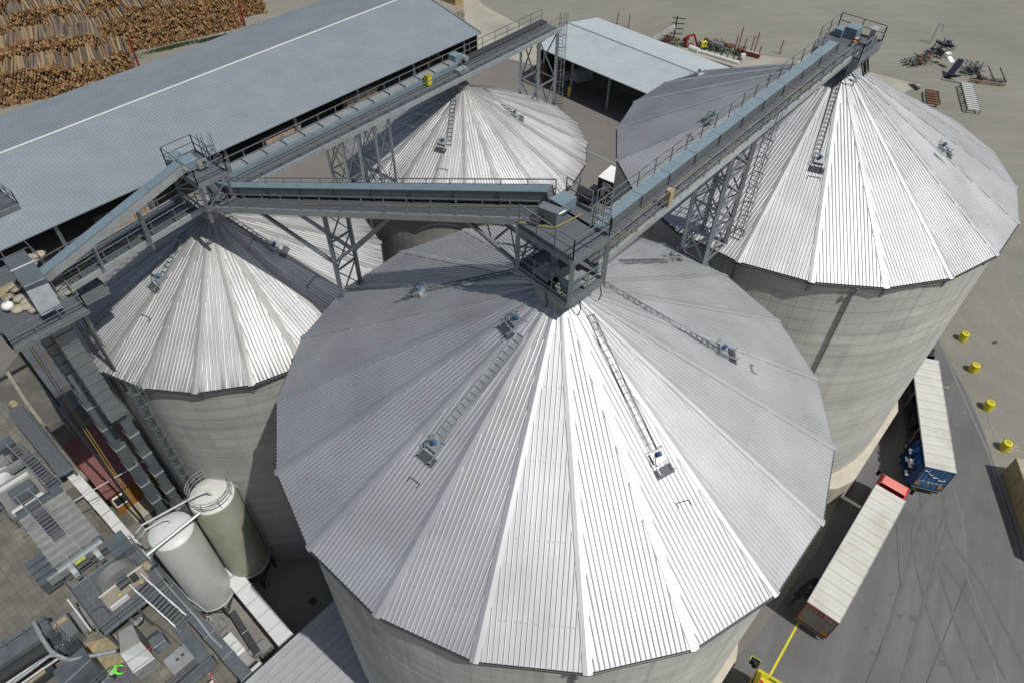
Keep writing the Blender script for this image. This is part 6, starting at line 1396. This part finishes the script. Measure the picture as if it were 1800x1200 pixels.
b = MB(); b.fbox(-18.7, -15.4, 1.65, 2.9, 3.4, 4.0); b.build('machine_bed', 'plank_grey', t); b = MB(); b.tube(FR(-17.4, 2.2, 4.3), FR(-16.5, 2.2, 4.3), .32, 12); b.box(FR(-16.2, 2.3, 4.2), E1, M1, UP, .5, .5, .5); b.build('motor', 'dark_steel', t)
b = MB(); b.fbox(-18.6, -17.2, 3.0, 3.15, 3.6, 4.1); b.fbox(-18.8, -15.3, 1.66, 1.74, 4.0, 4.1); b.build('white_rail', 'white_metal', t)
b = MB(); b.fbox(-16.4, -14.9, -2.2, -.2, 3.5, 4.3); b.build('inlet_box', 'painted_slate', t)
b = MB(); b.box(c_ + M1 * .47 + UP * .75 + E1 * .2, E1, UP, M1, .6, .18, .02); b.build('label_plate', 'blue_motor', t); b = MB(); b.box(FR(-16.0, 2.95, 4.02), E1, M1, UP, .2, .12, .02); b.box(FR(-17.6, 2.6, 4.02), E1, M1, UP, .2, .12, .02); b.build('warning_sticker', 'yellow_paint', t)
steel_stair('steel stair with cage rails right of the half round guard', FR(-16.2, 3.4, 4.6), FR(-15.6, 7.4, 2.4), 1.0, 14)
cage_ladder(W(128, 1138, 0), W(128, 1138, 4.0), M1, thing('cage_ladder_unit', W(128, 1138, 0), 'caged ladder lying over the machines below the railed platform', 'ladder'), cage=1.5)
# chute, hoods and boxes
t = thing('chute', FR(-18.4, 5.6, 0), 'pale grey sloping chute with a flared top beside the worker', 'chute'); b = MB()
A = [W(208, 1110, 4.2), W(232, 1096, 4.2), W(246, 1126, 3.0), W(212, 1148, 3.0)]; b.face(*A); b.hexa([V((p.x, p.y, .8)) for p in A] + [p - UP * .03 for p in A]); b.build('upper_plate', 'tank_grey', t)
A2 = [W(212, 1149, 3.0), W(247, 1127, 3.0), W(273, 1156, 1.8), W(235, 1183, 1.8)]; b = MB(); b.hexa([V((p.x, p.y, .4)) for p in A2] + A2); b.build('lower_plate', 'galvanised_light', t); b = MB()
for f in (0, .45, .9): b.beam(A2[0].lerp(A2[3], f) + UP * .05, A2[1].lerp(A2[2], f) + UP * .05, .06)
b.build('strips', 'plank_pale', t)
t = thing('hood_box', W(285, 1125, 0), 'blue-grey angular hood with a small red label right of the chute', 'machine housing'); b = MB(); b.beam(W(268, 1137, 2.6), W(292, 1120, 2.6), .95, 1.1); b.build('hood', 'painted_slate', t, bevel=.1); b = MB(); b.beam(W(262, 1130, 2.1), W(283, 1114, 2.1), .5, .9); b.build('side_box', 'dark_steel', t); b = MB(); b.box(W(263, 1141, 3.15), E1, M1, UP, .12, .16, .08); b.build('red_label', 'red_paint', t)
t = thing('flat_cover', W(318, 1155, 0), 'flat pale grey square cover with two vents', 'cover'); b = MB(); b.box(W(318, 1155, 1.4) - UP * .7, E1, M1, UP, 2.0, 1.6, 1.4); b.build('cover', 'galvanised_light', t); b = MB(); b.box(W(312, 1158, 1.42), E1, M1, UP, .2, .2, .04); b.box(W(321, 1150, 1.42), E1, M1, UP, .2, .2, .04); b.build('vents', 'dark_steel', t)
t = thing('deck_plate', W(335, 1130, 0), 'dark blue-grey deck strip beside the grey channel', 'deck'); b = MB(); b.fbox(-16.4, -15.5, 6.8, 11.2, 2.0, 2.1); b.build('plate', 'painted_slate', t); railing([FR(-15.45, 6.8, 2.1), FR(-15.45, 11.2, 2.1), FR(-19.5, 11.2, 2.1)], t); b = MB(); b.fbox(-20.0, -15.5, 10.6, 11.4, 1.9, 2.0); b.build('cross_deck', 'painted_slate', t)
t = thing('ribbed_cover', FR(-18, 13, 0), 'ribbed grey machine cover at the bottom edge below the cross deck', 'machine housing'); b = MB(); b.fbox(-20.5, -16.4, 11.9, 16.5, .3, 1.6); b.build('housing', 'tank_grey', t); b = MB(); k = 12.0
while k < 16.4: b.fbox(-20.5, -16.4, k, k + .12, 1.6, 1.75); k += .8
b.build('ribs', 'white_dirty', t)
t = thing('hood_box', W(130, 1165, 0), 'large folded blue-grey hood left of the worker', 'machine housing'); b = MB()
A = [W(92, 1180, 3.0), W(145, 1135, 3.0), W(160, 1158, 3.3), W(108, 1205, 3.3)]; B_2 = [A[3], A[2], W(172, 1180, 1.6), W(122, 1222, 1.6)]
b.face(*A); b.face(*B_2); 
for p, q in ((A[0], A[1]), (A[1], A[2]), (A[2], B_2[2]), (B_2[2], B_2[3]), (B_2[3], A[3]), (A[3], A[0])): b.face(p, q, V((q.x, q.y, .2)), V((p.x, p.y, .2)))
b.build('hood', 'painted_slate', t); b = MB(); b.beam(A[3], A[2], .06); b.build('fold_edge', 'galvanised_light', t)
t = thing('covered_conveyor', W(40, 1130, 0), 'long flat blue-grey covered conveyor in the lower left corner', 'conveyor'); b = MB(); b.beam(W(-60, 1195, 2.4), W(88, 1098, 2.4), 1.5, .5); b.build('cover', 'painted_slate', t); b = MB(); b.beam(W(-60, 1172, 2.9), W(70, 1085, 2.9), .08); b.build('side_rail', 'galvanised_light', t)
b = MB(); b.beam(W(-40, 1215, 1.6), W(110, 1120, 1.6), .9, .5); b.build('lower_trough', 'dark_steel', t); b = MB(); b.beam(W(-30, 1228, 2.0), W(100, 1142, 2.0), .12); b.beam(W(-20, 1240, 2.0), W(105, 1155, 2.0), .1); b.build('tubes', 'white_metal', t)
t = thing('covered_conveyor', W(60, 1180, 0), 'dark trough with yellow chips beside the folded hood', 'conveyor'); b = MB(); b.beam(W(20, 1230, .9), W(95, 1170, .9), .8, .7); b.build('trough', 'dark_steel', t); b = MB(); b.beam(W(40, 1205, 1.3), W(78, 1176, 1.3), .5, .08); b.build('chips', 'silage', t)
b = MB(); b.path([W(60, 1094, 3.4), W(72, 1118, 3.4), W(88, 1142, 3.2), W(108, 1156, 3.0), W(125, 1159, 3.0), W(205, 1143, 3.0)], .16, 12)
tag(b.build('blower_pipe', 'galvanised_light'), 'thick bent silver pipe leading to the chute', 'pipe')
b = MB(); b.path([W(118, 1158, 3.0), W(100, 1150, 3.2), W(86, 1152, 3.2), W(60, 1172, 3.0), W(0, 1215, 2.6)], .13, 10); tag(b.build('blower_pipe', 'galvanised_light'), 'bent silver pipe branching towards the lower left corner', 'pipe')
b = MB(); b.tube(W(118, 1052, 5.2), W(160, 1108, 3.0), .06, 8); tag(b.build('hand_rail', 'white_metal'), 'bright straight rail left of the railed platform', 'rail')
t = frame_platform('walk_deck', 'low walkway under the worker at the bottom edge', -23.2, -19.6, 6.0, 7.4, 1.3, rails=False); railing([FR(-23.2, 6.0, 1.3), FR(-20.9, 6.0, 1.3)], t)
sheet('chip_litter', P((150, 1130), (205, 1115), (215, 1150), (230, 1200), (150, 1200), (165, 1165)), .024, 'silage')
pipebox('side_machine', 'compact grey machine group left of the caged ladder', 'machine', [('housing', (-23.4, -21.2, -.8, 1.4, .3, 1.8), 'galvanised_steel'), ('motor_box', (-22.6, -21.6, 1.6, 2.4, .3, 1.4), 'dark_steel'), ('timber', (-22.9, -21.3, -.4, .0, 1.8, 2.0), 'silage'), ('cover', (-21.0, -19.9, -.6, 1.6, 1.0, 1.5), 'tank_grey')])
t = thing('tube_bend', W(240, 1098, 0), 'short bright bent tube above the chute', 'pipe'); b = MB(); b.path([W(232, 1090, 2.6), W(240, 1094, 3.0), W(246, 1088, 2.8), W(247, 1080, 2.0)], .2, 10); b.build('tube', 'galvanised_light', t); b = MB(); b.tube(W(230, 1088, 2.4), W(232, 1090, 2.6), .26, 10); b.build('collar', 'dark_steel', t)
t = thing('safety_barrier', W(378, 1185, 0), 'red and white striped barrier board at the bottom edge', 'barrier'); b = MB()
for k in range(5): b.beam(W(362 + k * 6.5, 1176 + k * 9, .6), W(365.5 + k * 6.5, 1181 + k * 9, .6), .1, .08)
b.build('red_stripes', 'red_paint', t); b = MB(); b.beam(W(362, 1176, .5), W(394, 1221, .5), .18, .1); b.build('board', 'plank_grey', t)

# ---------------------------------------------------------------- the worker
def skin_mesh(name, verts, edges, radii, m, parent, root_i=0, sub=2):
    me = bpy.data.meshes.new(name); o0 = origin_of(parent); me.from_pydata([tuple(V(v) - o0) for v in verts], edges, []); o = bpy.data.objects.new(name, me); COL.objects.link(o)
    md = o.modifiers.new('skin', 'SKIN'); md.use_smooth_shade = True
    for i, r in enumerate(radii): me.skin_vertices[0].data[i].radius = (r, r) if not isinstance(r, tuple) else r
    me.skin_vertices[0].data[root_i].use_root = True
    sb = o.modifiers.new('sub', 'SUBSURF'); sb.levels = sub; sb.render_levels = sub
    dg = bpy.context.evaluated_depsgraph_get(); m2 = bpy.data.meshes.new_from_object(o.evaluated_get(dg)); bpy.data.objects.remove(o)
    m2.materials.clear(); m2.materials.append(MAT[m]); o = bpy.data.objects.new(name, m2); COL.objects.link(o); o.parent = parent; return o
foot = W(206, 1190, 1.34); fx = V((.93, .36, 0)).normalized(); fy = V((-fx.y, fx.x, 0))
pr = thing('person', foot, 'worker in a bright green jacket with reflective bands bending over the machines', 'person')
def pp(x, y, z): return foot + fx * x + fy * y + UP * z
hipc = pp(-.05, 0, .92); chest = pp(.36, 0, 1.30); neck = pp(.50, 0, 1.36); head = pp(.64, 0, 1.38)
vs_ = [hipc, pp(.14, 0, 1.10), chest, neck, head, pp(.38, .21, 1.33), pp(.60, .30, 1.08), pp(.84, .24, .95), pp(.38, -.21, 1.33), pp(.58, -.30, 1.06), pp(.80, -.18, .92),
       pp(-.05, .11, .88), pp(.06, .15, .48), pp(-.04, .16, .08), pp(.14, .17, .04), pp(-.05, -.11, .88), pp(.04, -.15, .48), pp(-.10, -.16, .08), pp(.09, -.17, .04)]
ed_ = [(0, 1), (1, 2), (2, 3), (3, 4), (2, 5), (5, 6), (6, 7), (2, 8), (8, 9), (9, 10), (0, 11), (11, 12), (12, 13), (13, 14), (0, 15), (15, 16), (16, 17), (17, 18)]
rd_ = [.13, .13, .145, .055, .095, .07, .05, .034, .07, .05, .034, .095, .065, .045, .045, .095, .065, .045, .045]
body = skin_mesh('body', vs_, ed_, rd_, 'skin', pr)
jv = [pp(-.10, 0, .94), pp(.13, 0, 1.115), pp(.33, 0, 1.31), pp(.42, 0, 1.36), pp(.37, .22, 1.345), pp(.59, .315, 1.09), pp(.78, .26, .985), pp(.37, -.22, 1.345), pp(.57, -.315, 1.075), pp(.75, -.21, .955)]
skin_mesh('jacket', jv, [(0, 1), (1, 2), (2, 3), (2, 4), (4, 5), (5, 6), (2, 7), (7, 8), (8, 9)], [.165, .16, .175, .10, .10, .078, .06, .10, .078, .06], 'hivis', pr)
skin_mesh('trousers', [pp(-.06, 0, .93), pp(-.06, .115, .86), pp(.055, .155, .48), pp(-.04, .165, .12), pp(-.06, -.115, .86), pp(.035, -.155, .48), pp(-.10, -.165, .12)], [(0, 1), (1, 2), (2, 3), (0, 4), (4, 5), (5, 6)], [.15, .115, .082, .065, .115, .082, .065], 'trouser', pr)
b = MB()
for f, r_ in ((.22, .172), (.52, .176), (.78, .18)):
    c_ = jv[0].lerp(jv[3], f); ax_ = (jv[3] - jv[0]).normalized(); s2 = UP.cross(ax_).normalized(); u2_ = ax_.cross(s2)
    for i in range(20):
        a, a2 = 2 * pi * i / 20, 2 * pi * (i + 1) / 20; R_ = r_ + .02
        q0_, q1_ = c_ + (s2 * cos(a) + u2_ * sin(a)) * R_, c_ + (s2 * cos(a2) + u2_ * sin(a2)) * R_; b.face(q0_ - ax_ * .03, q1_ - ax_ * .03, q1_ + ax_ * .03, q0_ + ax_ * .03)
b.build('reflective_band', 'reflective', pr)
b = MB(); b.lathe(head + UP * .0, [(.10, .0), (.112, .05), (.10, .09), (.06, .125), (.01, .135)], 20); b.build('hair', 'rust', pr, smooth=True)
b = MB()
for q in (-1, 1): b.lathe(head + fx * .085 + fy * .035 * q + UP * -.01, [(.001, -.012), (.012, 0), (.001, .012)], 8)
b.build('eyes', 'glass_dark', body); b = MB(); b.beam(head + fx * .09 - UP * .03, head + fx * .118 - UP * .04, .02); b.beam(head + fx * .095 - UP * .065 - fy * .02, head + fx * .095 - UP * .065 + fy * .02, .012)
for q in (-1, 1): b.lathe(head + fy * .098 * q - UP * .01, [(.001, -.03), (.014, 0), (.001, .03)], 8)
b.build('face_features', 'skin', body)
for q, wv in ((1, pp(.84, .24, .95)), (-1, pp(.80, -.18, .92))):
    d = (wv - (pp(.60, .30, 1.08) if q > 0 else pp(.58, -.30, 1.06))).normalized(); s2 = UP.cross(d).normalized(); pv = [wv, wv + d * .05, wv + d * .09]; ee = [(0, 1), (1, 2)]; rr_ = [.03, (.04, .018), (.04, .016)]
    for k, (o_f, l) in enumerate(((-.03, .065), (-.01, .078), (.01, .072), (.03, .058))):
        n_ = len(pv); pv += [wv + d * .1 + s2 * o_f, wv + d * (.1 + l * .55) + s2 * o_f * 1.15 - UP * .006, wv + d * (.1 + l) + s2 * o_f * 1.2 - UP * .028]; ee += [(2, n_), (n_, n_ + 1), (n_ + 1, n_ + 2)]; rr_ += [.0095, .009, .008]
    n_ = len(pv); pv += [wv + d * .045 + s2 * .045 * -q, wv + d * .085 + s2 * .065 * -q - UP * .01]; ee += [(1, n_), (n_, n_ + 1)]; rr_ += [.012, .009]
    skin_mesh('hand', pv, ee, rr_, 'skin', body, sub=1)
for q, f_ in ((1, pp(.04, .165, .04)), (-1, pp(-.01, -.165, .04))):
    b = MB(); b.box(f_ + UP * .0, fx, fy, UP, .28, .1, .09); b.build('boot', 'black_rubber', pr, bevel=.03)
# more plant detail at the left edge
t = thing('guard_rails', W(60, 860, 0), 'grey guard rails round the screening machine at the left edge', 'railing')
railing([FR(-20.5, -15.6, 2.4), FR(-20.5, -11.0, 2.4)], t, step=1.2, toe=False); railing([FR(-17.2, -15.6, 2.4), FR(-17.2, -10.6, 2.4), FR(-20.5, -10.6, 2.4)], t, step=1.2, toe=False)
t = thing('guard_rails', W(300, 1185, 0), 'grey guard rails along the cross deck near the bottom edge', 'railing')
railing([FR(-19.9, 11.5, 2.0), FR(-15.5, 11.5, 2.0)], t, step=1.2); railing([FR(-19.9, 10.5, 2.0), FR(-16.6, 10.5, 2.0)], t, step=1.2)
t = thing('guard_rails', W(60, 1140, 0), 'grey guard rail along the covered conveyor in the lower left corner', 'railing')
railing([W(-20, 1160, 2.6), W(84, 1092, 2.6)], t, step=1.4, toe=False)
for k, (pts, lab) in enumerate((([(25, 935, 3.3), (60, 915, 3.3), (100, 892, 3.3)], 'thin conduit crossing the ribbed housing roof'), ([(150, 962, .4), (170, 985, .3), (165, 1010, .1)], 'loose cable lying on the paving by the stair foot'), ([(195, 1080, 3.5), (180, 1065, 3.5), (160, 1075, 3.5)], 'cable on the platform beside the half round guard'), ([(255, 1085, 2.4), (285, 1105, 2.2), (320, 1135, 1.6)], 'thin pipe from the stair to the flat cover'))):
    o = hose([W(*q) for q in pts], .035, 'conduit_run', 'dark_steel' if k else 'galvanised_light'); tag(o, lab, 'cable')
t = thing('valve_block', W(385, 1100, 0), 'small jumble of pale valves below the white tank', 'valves'); rr = random.Random(9); b = MB()
for i in range(9): p = W(372 + rr.uniform(-8, 22), 1090 + rr.uniform(-6, 24), .5); b.tube(p, p + V((rr.uniform(-.4, .4), rr.uniform(-.4, .4), rr.uniform(.1, .6))), rr.uniform(.05, .11), 8)
b.build('valves', 'galvanised_light', t); b = MB(); b.box(W(382, 1102, .2), E1, M1, UP, 1.4, .9, .3); b.build('base', 'tank_grey', t)
